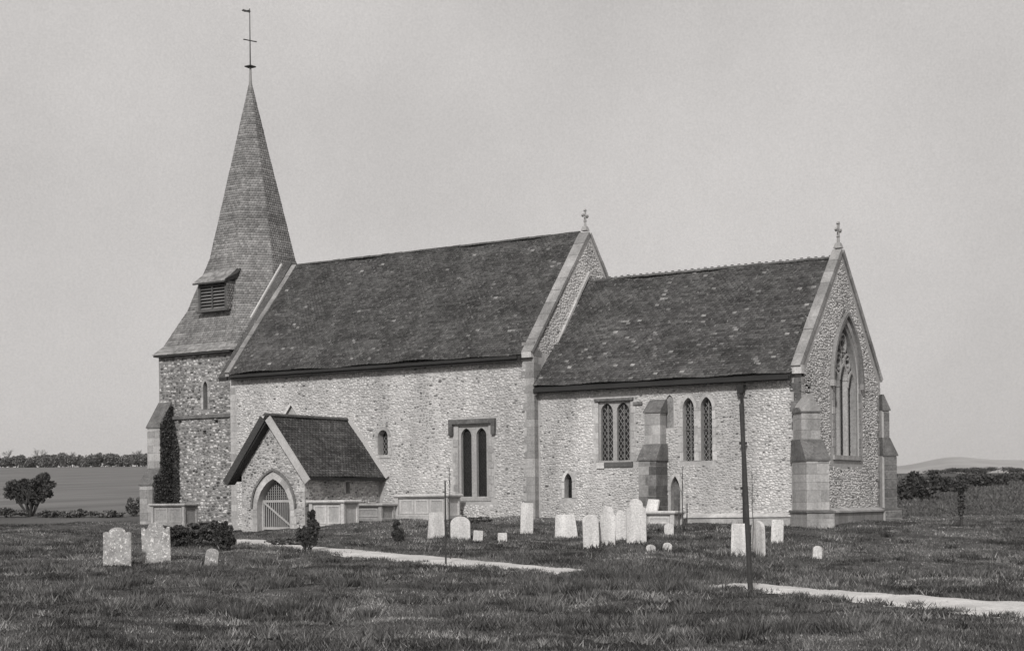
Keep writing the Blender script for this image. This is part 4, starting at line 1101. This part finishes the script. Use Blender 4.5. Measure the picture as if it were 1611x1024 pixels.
# ================================================================== HEADSTONES
def headstone(px, base_py, wpx, hpx, shape, label, m='grave', face=-.25, tilt=(0, 0), thick=.09, cat='headstone', grp='headstones in the churchyard'):
    x, y, z, d = ground_at(px, base_py)
    fwd = math.atan2(CAMP[1] - y, CAMP[0] - x)     # towards the viewer's side
    W = wpx * d / FPX / max(.3, math.cos(face)); H = hpx * d / FPX
    hw = W / 2; b = -.25
    if shape == 'round': P = [(-hw, b), (hw, b)] + arc_pts(-hw, hw, H - hw * .75, H, 6, 'round')
    elif shape == 'shoulder':
        s = H * .86; P = [(-hw, b), (hw, b), (hw, s), (hw * .8, s + .03)] + arc_pts(-hw * .62, hw * .62, s, H, 5, 'round') + [(-hw * .8, s + .03), (-hw, s)]
    elif shape == 'ornate':
        s = H * .84; P = [(-hw, b), (hw, b), (hw, s + .03), (hw * .82, s + .05), (hw * .7, s - .02)] + arc_pts(-hw * .55, hw * .55, s + .03, H, 4, 'round') + [(-hw * .7, s - .02), (-hw * .82, s + .05), (-hw, s + .03)]
    elif shape == 'head':
        s = H * .78; P = [(-hw, b), (hw, b), (hw, s), (hw * .72, s + .05)] + arc_pts(-hw * .7, hw * .7, H - hw * .68, H, 6, 'round') + [(-hw * .72, s + .05), (-hw, s)]
    elif shape == 'taper': P = [(-hw * 1.08, b), (hw * 1.08, b), (hw * .78, H * .95), (hw * .6, H), (-hw * .78, H), (-hw * .9, H * .95)]
    else: P = [(-hw, b), (hw, b), (hw * .97, H * .94), (hw * .9, H), (-hw * .9, H), (-hw * .97, H * .94)]
    fr = Frame((0, 0, 0), (1, 0, 0), (0, 0, 1)); mb = MB()
    c = .012; Pi = grow(P, -c)
    prism(mb, fr, P, -thick / 2, thick / 2 - c)
    k = len(mb.v); prism(mb, fr, Pi, thick / 2 - c, thick / 2)
    o = mb.build('headstone', MT[m])
    o.location = (x, y, z - .02)
    o.rotation_euler = (tilt[0], tilt[1], fwd + math.pi / 2 + face)
    STONE_XY.append((x, y)); tag(o, label, cat, grp); return o
STONE_XY = []
HS = [
 (184, 889, 43, 61, 'shoulder', 'large lichened headstone with rounded shoulders, left of the foreground pair', 'gravegrey', -.1, (0, .01)),
 (246, 884, 44, 64, 'ornate', 'large lichened headstone with scrolled top, right of the foreground pair', 'gravegrey', -.1, (0, -.02)),
 (331, 888, 19, 27, 'round', 'small mottled headstone leaning in grass before the dark bush', 'gravegrey', .3, (0, .16)),
 (686, 847, 27, 42, 'taper', 'squarish headstone directly behind the thin sapling by the path', 'grave', .2, (0, .03)),
 (724, 848, 31, 37, 'round', 'broad round-topped headstone right of the sapling', 'grave', -.1, (0, 0)),
 (751, 851, 15, 18, 'square', 'small squat footstone between the round-topped stone and the tall one', 'grave', .2, (0, .08)),
 (790, 850, 15, 13, 'square', 'tiny square stone peeping from the grass below the nave corner', 'grave', 0, (0, 0)),
 (828, 840, 20, 50, 'square', 'tall narrow headstone in front of the nave corner quoins', 'grave', .2, (0, .03)),
 (891, 845, 36, 37, 'taper', 'wide tapering headstone below the small low lancet', 'grave', -.1, (0, -.03)),
 (930, 863, 25, 55, 'round', 'front left headstone of the close cluster of four', 'grave', .1, (0, -.03)),
 (955, 861, 24, 66, 'head', 'tall headstone second from the left in the cluster of four', 'grave', .1, (0, .03)),
 (977, 850, 17, 49, 'head', 'slim headstone set back between two taller ones in the cluster', 'grave', .1, (0, -.03)),
 (1001, 855, 31, 72, 'head', 'tallest headstone with neck and round head, right end of the cluster', 'grave', .1, (0, -.01)),
 (1052, 839, 15, 17, 'round', 'small round-topped stone in front of the low table tomb', 'grave', 0, (0, 0)),
 (1023, 869, 15, 14, 'round', 'low rounded footstone in grass right of the headstone cluster', 'grave', .1, (0, .05)),
 (1048, 867, 13, 15, 'round', 'small leaning footstone right of the low rounded one', 'grave', .3, (0, .2)),
 (1163, 874, 27, 52, 'square', 'plain pale headstone just left of the tall leaning post', 'grave', .0, (0, .02)),
 (1193, 873, 17, 55, 'round', 'headstone seen nearly edge-on right of the tall leaning post', 'grave', -1.05, (0, -.03)),
 (1222, 852, 19, 36, 'square', 'pale headstone against the chancel plinth near the corner buttress', 'grave', .1, (0, .03)),
 (1285, 880, 14, 23, 'round', 'lone small footstone in open grass right of the chancel corner', 'grave', .2, (0, .06)),
 (276, 820, 11, 15, 'square', 'small pale stone leaning on the tower chest tomb', 'grave', .2, (0, .05)),
]
for h in HS: headstone(h[0], h[1], h[2], h[3], h[4], h[5], h[6], h[7], h[8])
mb = MB(); block(mb, (0, 0, .28), (.42, .09, .62), rot=Matrix.Rotation(-.35, 3, 'X'), shade=1.3); o = mb.build('broken_slab', MT['grave']); o.location = (5.18, -.80, .38); o.rotation_euler = (0, .06, 0)
tag(o, 'broken pale slab leaning against the face of the mid-chancel buttress', 'stone slab')

# ================================================================== VEGETATION
PRD = np.array([to_rd(a, b) for a, b in PMID])
def grass():
    # blades spread over the churchyard; denser close by
    N = 700000
    ang = rng.uniform(-.36, .37, N); d = 18 + (80 - 18) * rng.random(N) ** 1.35
    r = ang * d; X, Y = from_rd(r, d)
    k = path_dist(X, Y) > .02 + .05 * rng.random(N)
    k |= (path_dist(X * 1.0 + .16 * np.sin(X * 3.1 + Y), Y + .22 * np.sin(X * 2.3 - Y * 1.7)) > .02) & (rng.random(N) < .55)
    k |= rng.random(N) < .03
    k &= ~((X > -NL) & (X < CX) & (Y > -.02) & (Y < 8.3)); k &= ~((X > TX0) & (X < -14) & (Y > TY) & (Y < 7.3)); k &= ~((X > -10.3) & (X < -6.9) & (Y > PY + .1) & (Y < 0))
    k &= ~((X > -9.6) & (X < -7.8) & (Y > PY - 1.2) & (Y < 0))
    X, Y, d = X[k], Y[k], d[k]; n = len(X)
    def nz(s, p): return np.sin(X * s + p + 1.7 * np.sin(Y * s * .8 + p)) * np.sin(Y * s * 1.1 + p * 2 + 1.3 * np.sin(X * s * .6))
    cl = .5 + .25 * nz(.55, 1) + .25 * nz(1.6, 3) + .2 * nz(3.9, 5)
    dark = np.clip(.45 + .45 * nz(.35, 7) + .4 * nz(1.1, 2) + .35 * nz(2.6, 4), 0, 1)
    h = (.025 + .06 * np.clip(cl, 0, 1) ** 1.6) * rng.uniform(.6, 1.4, n)
    for hx in STONE_XY:
        h *= 1 + 1.6 * np.exp(-((X - hx[0]) ** 2 + (Y - hx[1]) ** 2) / .22)
    far_side = (to_rd(X, Y)[1] > np.interp(r[k], PRD[:, 0], PRD[:, 1]))
    pd = path_dist(X, Y); h *= np.clip(.45 + pd * .9, .4, 1)
    rank_shade = np.where(far_side & (r[k] > -2), np.exp(-((pd - .9) / .8) ** 2), 0); h *= 1 + 1.0 * rank_shade  # rank grass past the path: taller, bank's shade painted darker into its colour
    w = .006 + d * .0002
    a = rng.uniform(0, 2 * np.pi, n); ca, sa = np.cos(a), np.sin(a); l = rng.uniform(.1, .9, n) * h; la = rng.uniform(0, 2 * np.pi, n)
    Z = base_z(X, Y) + 0.05 * np.sin(X * 2.1 + 1.3 * np.sin(Y * .7)) * np.sin(Y * 1.9 + X * .4) * np.clip((pd - .3) / 1.2, 0, 1) + .05 * np.sin(X * .83 + 2) * np.sin(Y * .71 + 1) * np.clip((pd - .3) / 1.2, 0, 1) - .01
    V = np.stack([np.stack([X - ca * w, Y - sa * w, Z], -1), np.stack([X + ca * w, Y + sa * w, Z], -1), np.stack([X + l * np.cos(la), Y + l * np.sin(la), Z + h], -1)], 1).reshape(-1, 3)
    sh = rng.uniform(.4, 1.6, n) * (.26 + 1.15 * dark) * (1 + 1.3 * (rng.random(n) < .14)) * (1 - .45 * rank_shade)
    np_o = np_mesh('grass', V, np.arange(3 * n).reshape(-1, 3), np.repeat(sh, 3), MT['grass'])
    tag(np_o, 'rough tussocky grass over the churchyard', 'grass')
grass()

def tussocks():
    spots = [(150, 925, .9), (240, 905, .8), (420, 925, .7), (560, 920, .6), (610, 905, .6), (720, 915, .5), (880, 930, .9), (1010, 905, .7), (1050, 909, .8), (945, 901, .6), (975, 904, .6), (1095, 913, .7), (1150, 900, .5), (1400, 900, .5), (1500, 905, .6), (30, 860, .8), (180, 950, .9), (500, 955, .9), (820, 955, .9), (1300, 985, .9), (1100, 965, .9), (60, 935, .8), (340, 965, .9), (660, 970, .9), (950, 985, .9), (1180, 1000, .9),
  (1000, 925, 1.0), (960, 922, .8), (1060, 925, .8), (920, 915, .5), (850, 915, .7), (1090, 930, .6), (660, 925, .8), (480, 905, .6), (350, 925, .8), (200, 920, .7), (80, 900, .8), (1030, 912, .9), (940, 906, .5), (985, 908, .6), (1075, 914, .7), (1320, 905, .5), (400, 885, .5), (780, 930, .6), (290, 900, .6), (110, 850, .7)]
    Vs, Sh = [], []
    for px, py, s in spots:
        x, y, z, d = ground_at(px, py)
        for _ in range(int(10 * s)):
            cx = x + random.gauss(0, .7 * s); cy = y + random.gauss(0, .5 * s); n = 130
            if path_dist(np.array([cx]), np.array([cy]))[0] < .22 and not (900 < px < 1100): continue
            bx = cx + rng.normal(0, .10, n); by = cy + rng.normal(0, .10, n); h = rng.uniform(.06, .22, n) * (.7 + .5 * s)
            zz = base_z(bx, by) - .02; a = rng.uniform(0, 6.3, n); la = np.arctan2(by - cy, bx - cx) + rng.normal(0, .5, n); l = h * rng.uniform(.2, .9, n)
            w = .013
            Vs.append(np.stack([np.stack([bx - np.cos(a) * w, by - np.sin(a) * w, zz], -1), np.stack([bx + np.cos(a) * w, by + np.sin(a) * w, zz], -1), np.stack([bx + l * np.cos(la), by + l * np.sin(la), zz + h], -1)], 1).reshape(-1, 3))
            Sh.append(np.repeat(rng.uniform(.4, 1.6, n) * random.uniform(.6, 1.3), 3))
    for i in range(len(PE) - 1):      # ragged turf edge
        seg = math.hypot(*(PE[i + 1][:2] - PE[i][:2]))
        for _ in range(int(min(seg, 14) * 9)):
            t = random.random(); e = PE[i] * (1 - t) + PE[i + 1] * t; side = random.random() < .5
            c_ = e[:2] if side else e[2:]; o_ = e[2:] if side else e[:2]; f = random.gauss(.0, .10)
            cx, cy = c_[0] + (o_[0] - c_[0]) * f, c_[1] + (o_[1] - c_[1]) * f; n = 60; rad = random.uniform(.06, .16)
            bx = cx + rng.normal(0, rad, n); by = cy + rng.normal(0, rad, n); h = rng.uniform(.03, .10, n) * random.uniform(.7, 1.5)
            zz = base_z(bx, by) - .005; a = rng.uniform(0, 6.3, n); la = rng.uniform(0, 6.3, n); l = h * rng.uniform(.3, 1.2, n); w = .014
            Vs.append(np.stack([np.stack([bx - np.cos(a) * w, by - np.sin(a) * w, zz], -1), np.stack([bx + np.cos(a) * w, by + np.sin(a) * w, zz], -1), np.stack([bx + l * np.cos(la), by + l * np.sin(la), zz + h], -1)], 1).reshape(-1, 3))
            Sh.append(np.repeat(rng.uniform(.5, 1.4, n) * random.uniform(.6, 1.4), 3))
    for _ in range(1500):
        d_ = 20 + 34 * random.random() ** 1.2; r_ = random.uniform(-.35, .36) * d_; cx, cy = from_rd(r_, d_)
        if path_dist(np.array([cx]), np.array([cy]))[0] < .3 or (-15 < cx < 11 and cy > -.3) or (-10.5 < cx < -6.8 and cy > -5.6): continue
        n = 70; rad = random.uniform(.08, .28)
        bx = cx + rng.normal(0, rad, n); by = cy + rng.normal(0, rad * .8, n); h = rng.uniform(.04, .13, n) * random.uniform(.7, 1.5)
        zz = base_z(bx, by) - .01; a = rng.uniform(0, 6.3, n); la = rng.uniform(0, 6.3, n); l = h * rng.uniform(.3, 1.2, n); w = .014
        Vs.append(np.stack([np.stack([bx - np.cos(a) * w, by - np.sin(a) * w, zz], -1), np.stack([bx + np.cos(a) * w, by + np.sin(a) * w, zz], -1), np.stack([bx + l * np.cos(la), by + l * np.sin(la), zz + h], -1)], 1).reshape(-1, 3))
        Sh.append(np.repeat(rng.uniform(.5, 1.4, n) * random.choice((.4, .6, .8, 1.0, 1.4, 1.9)), 3))
    V = np.concatenate(Vs); o = np_mesh('grass_tussocks', V, np.arange(len(V)).reshape(-1, 3), np.concatenate(Sh), MT['grass'])
    tag(o, 'long dry tussocks along the path edge and foreground', 'grass')
tussocks()
def rough_bank():
    n = 90000
    d = 74 + 190 * rng.random(n) ** 1.8; ang = rng.uniform(.19, .345, n); X, Y = from_rd(ang * d, d)
    cl = np.sin(X * .21 + 2 * np.sin(Y * .13)) * np.sin(Y * .19 + 1) ; k = rng.random(n) < .55 + .4 * cl; X, Y, d = X[k], Y[k], d[k]; cl = cl[k]; n = len(X)
    h = (.12 + .22 * np.clip(cl, 0, 1)) * rng.uniform(.5, 1.5, n) * (.7 + d / 160); w = h * .5; a = rng.uniform(0, 6.3, n); Z = base_z(X, Y) - .03
    V = np.stack([np.stack([X - np.cos(a) * w, Y - np.sin(a) * w, Z], -1), np.stack([X + np.cos(a) * w, Y + np.sin(a) * w, Z], -1), np.stack([X + rng.normal(0, .1, n), Y, Z + h], -1)], 1).reshape(-1, 3)
    o = np_mesh('rough_grass', V, np.arange(3 * n).reshape(-1, 3), np.repeat(rng.uniform(.4, 1.1, n), 3), MT['grass'])
    tag(o, 'dark rough grass and low scrub on the rising bank to the right', 'rough grass')
rough_bank()

def blobs(cs):
    """cs: list of (x,y,z,rx,ry,rz,weight): points thick near the surface of several lobes"""
    cs = np.array(cs, float)
    def fn(n):
        w = cs[:, 6] / cs[:, 6].sum(); i = rng.choice(len(cs), n, p=w); v = rng.normal(size=(n, 3)); v /= np.linalg.norm(v, axis=1, keepdims=True)
        v *= (rng.random((n, 1)) ** .42)
        P = cs[i, :3] + v * cs[i, 3:6]
        return P, rng.uniform(.75, 1.2, n)
    return fn

def branches(mb, p, d, L, r, depth, spread=.6, up=.25):
    q = p + d * L
    mid = p + d * L * .5 + Vector((random.gauss(0, .04 * L), random.gauss(0, .04 * L), 0))
    mb.tube([p, mid, q], [r, r * .85, r * .68], 5 if depth > 1 else 4)
    if depth == 0: return
    for _ in range(random.choice((2, 3, 3))):
        nd = (d + Vector((random.gauss(0, spread), random.gauss(0, spread), random.gauss(0, spread * .6) + up))).normalized()
        branches(mb, p + d * L * random.uniform(.6, 1.0), nd, L * random.uniform(.6, .82), r * .6, depth - 1, spread, up)

def many(guides, n, s=.11):
    out = []
    for _ in range(n):
        g = random.choice([g for g in guides for _ in range(int(g[4] * 2))]); a = random.random() * 6.28; q = math.sqrt(random.random())
        out.append((g[0] + g[2] * q * math.cos(a) * .85, g[1] + g[3] * q * math.sin(a) * .85, s * random.uniform(.6, 1.3), s * random.uniform(.5, 1.2), 1))
    return out

def bush(name, px, py, wpx, hpx, lobes, label, cat, n, leaf, m='leaf', stems=5, stemh=.35, grp=None, loosen=1.0, depthscale=.8):
    x, y, z, d = ground_at(px, py); s = d / FPX; W = wpx * s; H = hpx * s
    t = thing(name, label, cat, (x, y, z), 0, grp)
    mb = MB()
    for i in range(stems):
        a = 6.28 * i / stems + random.random()
        branches(mb, Vector((math.cos(a) * W * .04, math.sin(a) * W * .04, -.1)), Vector((math.cos(a) * .45, math.sin(a) * .45, 1)).normalized(), H * stemh, W * .022 + .008, 2, .45, .3)
    mb.build('trunk', MT['bark'], t)
    U = RV[:2]
    cs = []
    for (u, v, ru, rv, wt) in lobes:
        off = random.uniform(-.1, .1) * W
        cs.append((u * W * U[0] - off * U[1], u * W * U[1] + off * U[0], v * H, ru * W, ru * W * depthscale, rv * H, wt))
    leaves('foliage', blobs(cs), n, leaf, MT[m], t, kind=None)
    return t
# round bush at the far left field edge
lob = many([(.14, .78, .26, .16, 3), (-.24, .58, .24, .20, 3), (.08, .55, .38, .26, 5), (.34, .62, .12, .14, 1), (-.05, .38, .3, .14, 2)], 110, .085)
bush('bush', 46, 812, 86, 74, lob, 'round dark bush with several stems at the edge of the left-hand field', 'bush', 11000, .12, stems=7, stemh=.36)
bush('bush', 212, 812, 34, 34, [(-.1, .4, .4, .35, 3), (.25, .6, .25, .3, 2), (-.2, .6, .2, .3, 1)], 'small low bush just left of the tower buttress', 'bush', 2600, .09, stems=4, m='hedgeleaf')
# young yews either side of the path
bush('yew_bush', 484, 868, 40, 68, many([(.14, .80, .13, .17, 2.0), (.2, .58, .22, .18, 3), (0, .36, .42, .18, 5), (-.22, .48, .2, .12, 1), (.05, .22, .3, .10, 2)], 60), 'dark young yew with a crooked top beside the path near the porch', 'yew', 9000, .05, stems=5, stemh=.2)
bush('yew_bush', 626, 853, 28, 35, many([(-.1, .74, .16, .24, 2), (0, .38, .34, .28, 4), (.12, .22, .36, .18, 2)], 45), 'smaller dark young yew in grass beyond the path, below the chest tombs', 'yew', 4500, .05, stems=4)
# hedge-like shrub mass at the tower foot
bush('shrub', 305, 860, 100, 46, many([(-.3, .42, .22, .38, 3), (.0, .46, .3, .4, 3), (.3, .5, .22, .42, 3)], 80, .09), 'low dark shrub in front of the tower and its chest tomb', 'shrub', 9000, .07, stems=6)
bush('shrub', 352, 866, 40, 50, many([(0, .45, .40, .40, 3), (.1, .72, .28, .22, 1), (0, .25, .45, .25, 2)], 50), 'darker bushy shrub at the left end of the path', 'shrub', 7000, .06, stems=5)
bush('shrub', 745, 822, 60, 14, many([(-.2, .4, .3, .35, 3), (.2, .35, .3, .3, 3)], 40, .09), 'low weedy growth at the wall below the two-light window', 'weeds', 2200, .05, m='hedgeleaf', stems=3, stemh=.2)

bush('weeds', 452, 858, 66, 20, many([(-.2, .35, .3, .3, 3), (.2, .4, .3, .35, 3)], 40, .1), 'low rough growth on the bank right of the porch gate', 'weeds', 2600, .05, m='hedgeleaf', stems=3)
# saplings
def sapling(px, py, hpx, lean, label, n_br=10, thick=.018, post=None):
    x, y, z, d = ground_at(px, py); H = hpx * d / FPX
    t = thing('sapling', label, 'sapling', (x, y, z), 0, 'young trees planted in the churchyard')
    U = Vector(RV); mb = MB(); pts = [Vector((0, 0, -.1))] + [U * (lean * H * k / 5 + random.gauss(0, .012)) + Vector((0, 0, H * k / 5)) for k in range(1, 6)]
    mb.tube(pts, [thick * (1 - .13 * k) for k in range(6)], 6); mb.build('trunk', MT['bark'], t)
    mb = MB()
    for i in range(n_br):
        f = random.uniform(.45, .98); p = U * (lean * H * f) + Vector((0, 0, H * f)); a = random.random() * 6.28
        dd_ = Vector((math.cos(a) * .5, math.sin(a) * .5, 1)).normalized(); mb.tube([p, p + dd_ * random.uniform(.15, .5) * (1.1 - f + .3)], [.006, .002], 4)
    mb.build('crown', MT['bark'], t)
    return t
sapling(708, 880, 145, .0, 'bare sapling with whippy top standing on the path edge before the nave', thick=.016)
def post(px, py, hpx, lean, r, label, name='tree_stake', cap=False):
    x, y, z, d = ground_at(px, py); H = hpx * d / FPX
    U = Vector(RV); mb = MB(); mb.tube([Vector((0, 0, -.2)), U * lean * H * .5 + Vector((0, 0, H * .5)), U * lean * H + Vector((0, 0, H))], [r * 1.1, r, r * .85], 8)
    o = mb.build(name, MT['timber']); o.location = (x, y, z); tag(o, label, 'stake', 'stakes in the churchyard'); return o
post(701, 888, 132, 0, .021, 'dark wooden stake beside the sapling at the near edge of the path')
post(1181, 935, 300, -.042, .052, 'tall dark post leaning left beside the path, across the chancel downpipe', name='tall_post')
sapling(1184, 876, 135, .0, 'thin bare sapling close behind the tall leaning post', thick=.014)
sapling(1074, 832, 98, .0, 'slender bare sapling between two stakes by the table tomb', thick=.02)
post(1068, 838, 48, .0, .02, 'left of two short pale stakes guarding the sapling by the table tomb')
post(1080, 836, 45, .02, .02, 'right of two short pale stakes guarding the sapling by the table tomb')

# faint young tree far right
sx_, sy_, sz_, sd_ = ground_at(1512, 828)
t = thing('bushy_sapling', 'narrow twiggy young tree at the right edge of the churchyard', 'tree', (sx_, sy_, sz_))
mb = MB(); H = 82 * sd_ / FPX; mb.tube([(0, 0, -.1), (0.02, 0, H * .6), (0, 0, H)], [.05, .035, .01], 6); mb.build('trunk', MT['bark'], t)
leaves('crown', blobs([(0, 0, H * .8, .16, .16, H * .2, 1), (0, 0, H * .45, .12, .12, H * .35, 1)]), 900, .06, MT['leaf'], t, kind=None)

# scrubby growth along the churchyard edge on the left
for px_, w_, h_, wd_ in ((12, 60, 20, 'at the left edge of the view'), (80, 56, 15, 'under the right flank of the round bush'), (124, 60, 17, 'midway between round bush and tower'), (172, 56, 15, 'left of the small bush by the tower')):
    bush('scrub', px_, 814, w_, h_, many([(-.2, .35, .3, .3, 3), (.2, .4, .3, .3, 3), (0, .6, .2, .2, 1)], 40, .1), 'low tangled scrub along the field edge, ' + wd_, 'scrub', 1800, .11, m='hedgeleaf', stems=3, stemh=.3, grp='scrub along the field edge')
# ---- hedgerow on the skyline of the left field: every clump its own bush
def far_pos(px, dist):
    q = ray(px, 780); p = CAMP + q * dist; return float(p[0]), float(p[1]), float(base_z(p[0], p[1]))
hts = [(-14, 20), (8, 18), (26, 17), (44, 16), (62, 17), (80, 19), (96, 21), (112, 18), (128, 17), (146, 19), (164, 22), (182, 20), (200, 17), (218, 18), (240, 18)]
words = ['at the far left end', 'second from the left', 'third from the left', 'below the bare skyline tree', 'just right of the bare skyline tree', 'sixth from the left', 'swelling over the left bush',
         'right of the first swelling', 'near the middle', 'rising to the highest clump', 'the highest clump', 'falling away right of the highest', 'thinner, towards the tower', 'against the tower buttress', 'ending behind the tower']
for (px, hp), wd_ in zip(hts, words):
    D_ = 338; x, y, z = far_pos(px, D_); s = D_ / FPX; H = (hp + 5) * s
    t = thing('hedge_bush', 'grey hedgerow bush on the left skyline, ' + wd_, 'hedge bush', (x, y, z), 0, 'hedgerow bushes on the skyline')
    mb = MB(); mb.tube([(0, 0, -.3), (0, 0, H * .6)], [.15, .05], 5); mb.build('trunk', MT['bark'], t)
    cs = [(random.uniform(-1.9, 1.9), random.uniform(-.8, .8), H * random.uniform(.2, .62), random.uniform(.7, 1.2), .9, H * random.uniform(.22, .34), 1) for _ in range(13)]
    leaves('foliage', blobs(cs), 2600, .28, MT['hedgeleaf'], t, kind=None)
def bare_tree(px, dist, hpx, label):
    x, y, z = far_pos(px, dist); H = hpx * dist / FPX
    t = thing('bare_tree', label, 'tree', (x, y, z), 0, 'bare trees on the skyline')
    mb = MB(); mb.tube([(0, 0, -.3), (0, 0, H * .4)], [.09 * H / 4, .06 * H / 4], 6); mb.build('trunk', MT['bark'], t)
    mb = MB()
    for _ in range(5): branches(mb, Vector((0, 0, H * random.uniform(.25, .42))), Vector((random.gauss(0, .4), random.gauss(0, .4), 1)).normalized(), H * .26, .05, 3, .45, .1)
    mb.build('crown', MT['bark'], t)
bare_tree(62, 342, 36, 'bare rounded tree rising above the hedgerow over the left bush')
bare_tree(14, 342, 30, 'low bare tree at the far left of the skyline hedge')
bare_tree(116, 342, 28, 'small bare tree in the hedge mid-way to the tower')
bare_tree(215, 342, 30, 'twiggy bare tree nearest the tower on the skyline')
# right hand side: dark field hedge and a rounded clump beside the chancel
def right_clump(px, base, wpx, hpx, dist, label, n=3500):
    x, y, z = far_pos(px, dist); s = dist / FPX; W = wpx * s; H = hpx * s
    t = thing('thicket', label, 'bushes', (x, y, z), 0, 'thickets beyond the churchyard on the right')
    mb = MB(); mb.tube([(0, 0, -.3), (0, 0, H * .5)], [.12, .05], 5); mb.build('trunk', MT['bark'], t)
    cs = [(u * W * RV[0], u * W * RV[1], H * random.uniform(.2, .65), W * .16, W * .12, H * random.uniform(.25, .36), 1) for u in [random.uniform(-.42, .42) for _ in range(12)]]
    leaves('foliage', blobs(cs), n, .22, MT['leaf'], t, kind=None)
right_clump(1434, 770, 84, 50, 112, 'dark rounded thicket just right of the chancel buttress')
right_clump(1486, 770, 70, 30, 135, 'lower dark thicket trailing away right of the rounded one', 2600)
right_clump(1545, 770, 80, 24, 160, 'low scrubby thicket on the bank behind the narrow young tree', 2600)
right_clump(1600, 770, 70, 22, 170, 'low scrubby thicket on the bank at the right edge of the view', 2600)
right_clump(1490, 760, 90, 10, 332, 'thin dark hedge on the rim of the right-hand field, beside the thicket', 2500)
right_clump(1570, 760, 90, 12, 332, 'thin dark hedge on the rim of the right-hand field, towards the frame edge', 2500)

# ---- far hills
def hills():
    n = 120; V = []; F = []
    D0 = 2500
    def prof(px):  # skyline height in picture rows
        return 730 - 11 * math.exp(-((px - 1510) / 60) ** 2) - 5 * math.exp(-((px - 1640) / 90) ** 2) + 1.2 * math.sin(px * .05) + 3 * math.exp(-((px - 1380) / 70) ** 2)
    rows = 14
    for i in range(n):
        px = 1150 + (2000 - 1150) * i / (n - 1)
        q = ray(px, prof(px)); top = CAMP + q * D0
        base = CAMP + ray(px, 800) * 1300
        for k in range(rows):
            t = k / (rows - 1)
            x = base[0] + (top[0] - base[0]) * t; y = base[1] + (top[1] - base[1]) * t
            z = -22 + (top[2] + 22) * (t ** 1.3) + 3 * math.sin(px * .03 + t * 5) * math.sin(t * 3.1)
            V.append((x, y, z))
        # falling away behind
        for k in range(3): V.append((top[0] + q[0] * 300 * (k + 1), top[1] + q[1] * 300 * (k + 1), top[2] - 25 * (k + 1)))
    R2 = rows + 3
    for i in range(n - 1):
        for k in range(R2 - 1): F.append((i * R2 + k, (i + 1) * R2 + k, (i + 1) * R2 + k + 1, i * R2 + k + 1))
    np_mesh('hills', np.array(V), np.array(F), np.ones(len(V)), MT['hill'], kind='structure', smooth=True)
hills()
# far woods on the hills
def hw_pts(n):
    P = []
    for c, w_, y0 in ((1600, 26, 727), (1480, 10, 738), (1545, 12, 735)):
        pass
    px = np.concatenate([rng.normal(1610, 18, n // 2), rng.uniform(1420, 1620, n - n // 2)])
    out = []
    for i, p in enumerate(px):
        py = 729 + rng.normal(0, 1.0) if i < n // 2 else 743 + rng.normal(0, 1.2) + (p - 1500) * .01
        D_ = 2430 if i < n // 2 else 1900
        out.append(CAMP + ray(p, py) * D_)
    return np.array(out), np.ones(n)

# ---- haze: one closed volume round the whole scene
def haze():
    mb = MB(); mb.box((0, 2600 * .6, 60), (1, 1, 1))
    me = bpy.data.meshes.new('haze'); bm = bmesh.new(); bmesh.ops.create_cube(bm, size=1.0); bm.to_mesh(me); bm.free()
    o = bpy.data.objects.new('haze', me); COL.objects.link(o)
    o.scale = (7600, 8800, 150); c = CAMP + FV * 3000
    o.location = (c[0], c[1], 30); o.rotation_euler = (0, 0, YAW)
    o.location.z = 20
    m = bpy.data.materials.new('haze'); m.use_nodes = True; n = m.node_tree.nodes; n.clear()
    out = n.new('ShaderNodeOutputMaterial'); v = n.new('ShaderNodeVolumePrincipled')
    v.inputs['Color'].default_value = (.99, .97, .955, 1); v.inputs['Density'].default_value = .00013; v.inputs['Anisotropy'].default_value = 0.1
    m.node_tree.links.new(v.outputs[0], out.inputs['Volume']); me.materials.append(m); o['kind'] = 'stuff'
    o['label'] = 'thin pale haze in the air'; o['category'] = 'haze'
HAZE = True
if HAZE: haze()
